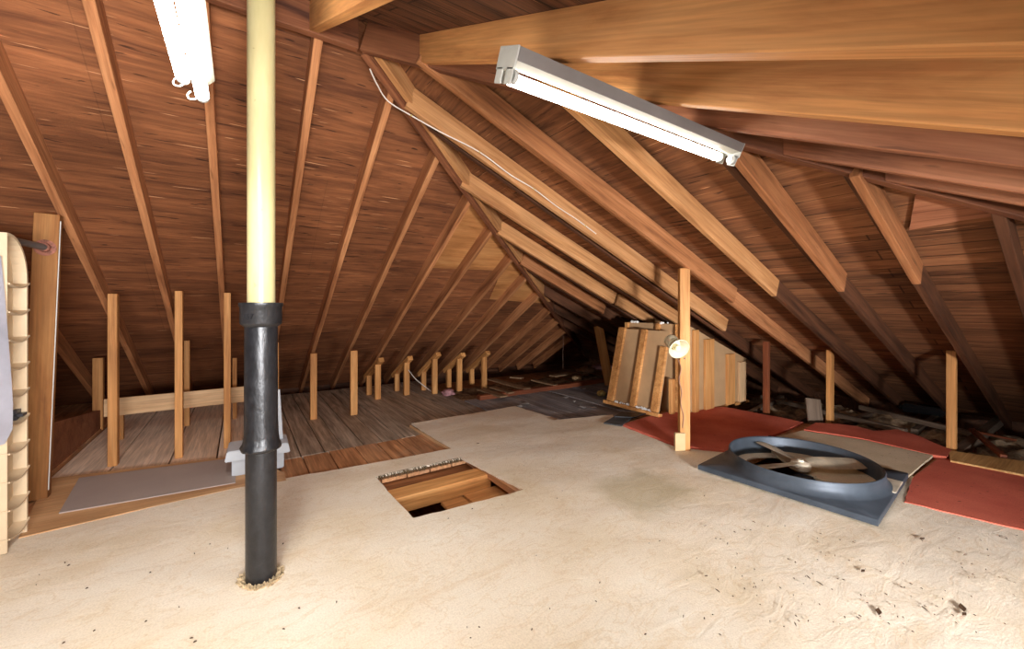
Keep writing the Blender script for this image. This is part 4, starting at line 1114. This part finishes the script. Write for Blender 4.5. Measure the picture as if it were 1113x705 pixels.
# cable stapled on the pale board
cpts = []
pv = sis6
ax = (pv[1] - pv[0]).normalized()
for k, (x, y) in enumerate([(402, 75), (410, 92), (422, 110), (447, 125.5), (480, 144), (521, 165), (555, 190), (580, 205), (605, 224), (625, 237), (636, 245), (648, 254)]):
    if k < 3:
        q = hit(x, y, PA - side1 * 0.03 - V((0, 0, 0.03)), NL)
        q = hit(x, y, PA - V((0, 0, 0.055)), NL)
    else:
        q = onv(x, y, (pv[0].y + pv[1].y) / 2 - 0.026)
    cpts.append(q)
bm = bmesh.new(); sweep(bm, spline(cpts, 5), 0.0042, 8)
cab = link('cable', tomesh('cable', bm, True), M['wire']); tag(cab, 'white cable stapled along the pale board of the right slope', 'cable')
for k in (3, 5, 7, 10):
    bm = bmesh.new(); bmesh.ops.create_icosphere(bm, subdivisions=1, radius=0.008, matrix=Matrix.Translation(cpts[k]))
    o = link('staple', tomesh('staple', bm), M['yellow'], cab)

# ------------------------------------------------------------------ litter on the carpet
bm = bmesh.new(); rnd = random.Random(12)
def flake(p, l, w, a):
    m = Matrix.Translation(p) @ Matrix.Rotation(a, 4, 'Z')
    q = [(-l, 0, 0), (0, w, .002), (l, 0, 0.001), (0, -w, .001)]
    lo = [bm.verts.new(m @ V(t)) for t in q]; hi = [bm.verts.new(m @ (V(t) + V((0, 0, .003)))) for t in q]
    bm.faces.new(lo); bm.faces.new(hi)
    for i in range(4): bm.faces.new((lo[i], lo[(i + 1) % 4], hi[(i + 1) % 4], hi[i]))
cnt = 0
while cnt < 170:
    px = (rnd.uniform(330, 1110), rnd.uniform(470, 700)) if rnd.random() < 0.3 else (rnd.uniform(760, 1110), rnd.uniform(565, 690))
    if rnd.random() < 0.12: px = (rnd.uniform(20, 330), rnd.uniform(580, 700))
    p = fl(*px)
    if inpoly(p, cp) and not inpoly(p, hpoly) and not (2.6 < p.x < 4.0 and 0.6 < p.y < 1.9):
        s = rnd.uniform(0.5, 1.0)
        flake(V((p.x, p.y, 0.003 + wrinkle(p.x, p.y))), 0.0055 * s * (2.4 if rnd.random() < .12 else 1), 0.0024 * s, rnd.uniform(0, 3.1)); cnt += 1
tag(link('leaf_litter', tomesh('leaf_litter', bm), M['leaf']), 'scattered dark crumbs and needles all over the cream carpet', 'litter', None, 'stuff')
for px, l, lab in (((955, 665), .035, 'largest curled brown leaf on the carpet at lower right'), ((1046, 661), .04, 'long brown leaf right of the largest curled leaf'),
                   ((938, 621), .022, 'small dark leaf below the fan corner'), ((1048, 668), .022, 'short leaf just below the long brown leaf'), ((1002, 586), .022, 'small brown leaf in front of the right red carpet')):
    p = fl(*px); bm = bmesh.new(); flake(V((0, 0, 0)), l * 0.7, l * 0.28, rnd.uniform(-.5, .5))
    tag(link('dry_leaf', tomesh('dry_leaf', bm), M['leaf'], None, Matrix.Translation((p.x, p.y, wrinkle(p.x, p.y) + 0.003))), lab, 'leaf', 'dry leaves on the carpet')

# ------------------------------------------------------------------ light
def area(name, loc, target, size, power, col, spread=110):
    l = bpy.data.lights.new(name, 'AREA'); l.energy = power; l.shape = 'RECTANGLE'; l.size = size[0]; l.size_y = size[1]; l.color = col; l.spread = math.radians(spread)
    o = bpy.data.objects.new(name, l); COL.objects.link(o); o.location = loc
    o.rotation_euler = (V(target) - V(loc)).to_track_quat('-Z', 'Y').to_euler(); return o
area('rear_fill_light', (-0.2, -0.9, 1.0), (-1.9, 4.0, 2.0), (1.2, 0.4), 64, (0.98, 0.98, 1.0))  # added fill behind the camera, lifts the shadows on the left slope
area('rear_fill_light', (1.4, -2.2, 0.62), (4.6, 2.6, 1.1), (1.6, 0.3), 190, (0.98, 0.98, 1.0), 85)  # another added, unseen fill, brightens the right slope and insulation
w = bpy.data.worlds.new('world'); S.world = w; w.use_nodes = True
w.node_tree.nodes['Background'].inputs[0].default_value = (0.9, 0.92, 1.0, 1); w.node_tree.nodes['Background'].inputs[1].default_value = 0.05
vs_ = S.view_settings; vs_.view_transform = 'Standard'; vs_.look = 'None'; vs_.exposure = 0.74; vs_.gamma = 1.0
vs_.use_curve_mapping = False
S.cycles.use_denoising = True
S.cycles.max_bounces = 8; S.cycles.diffuse_bounces = 5
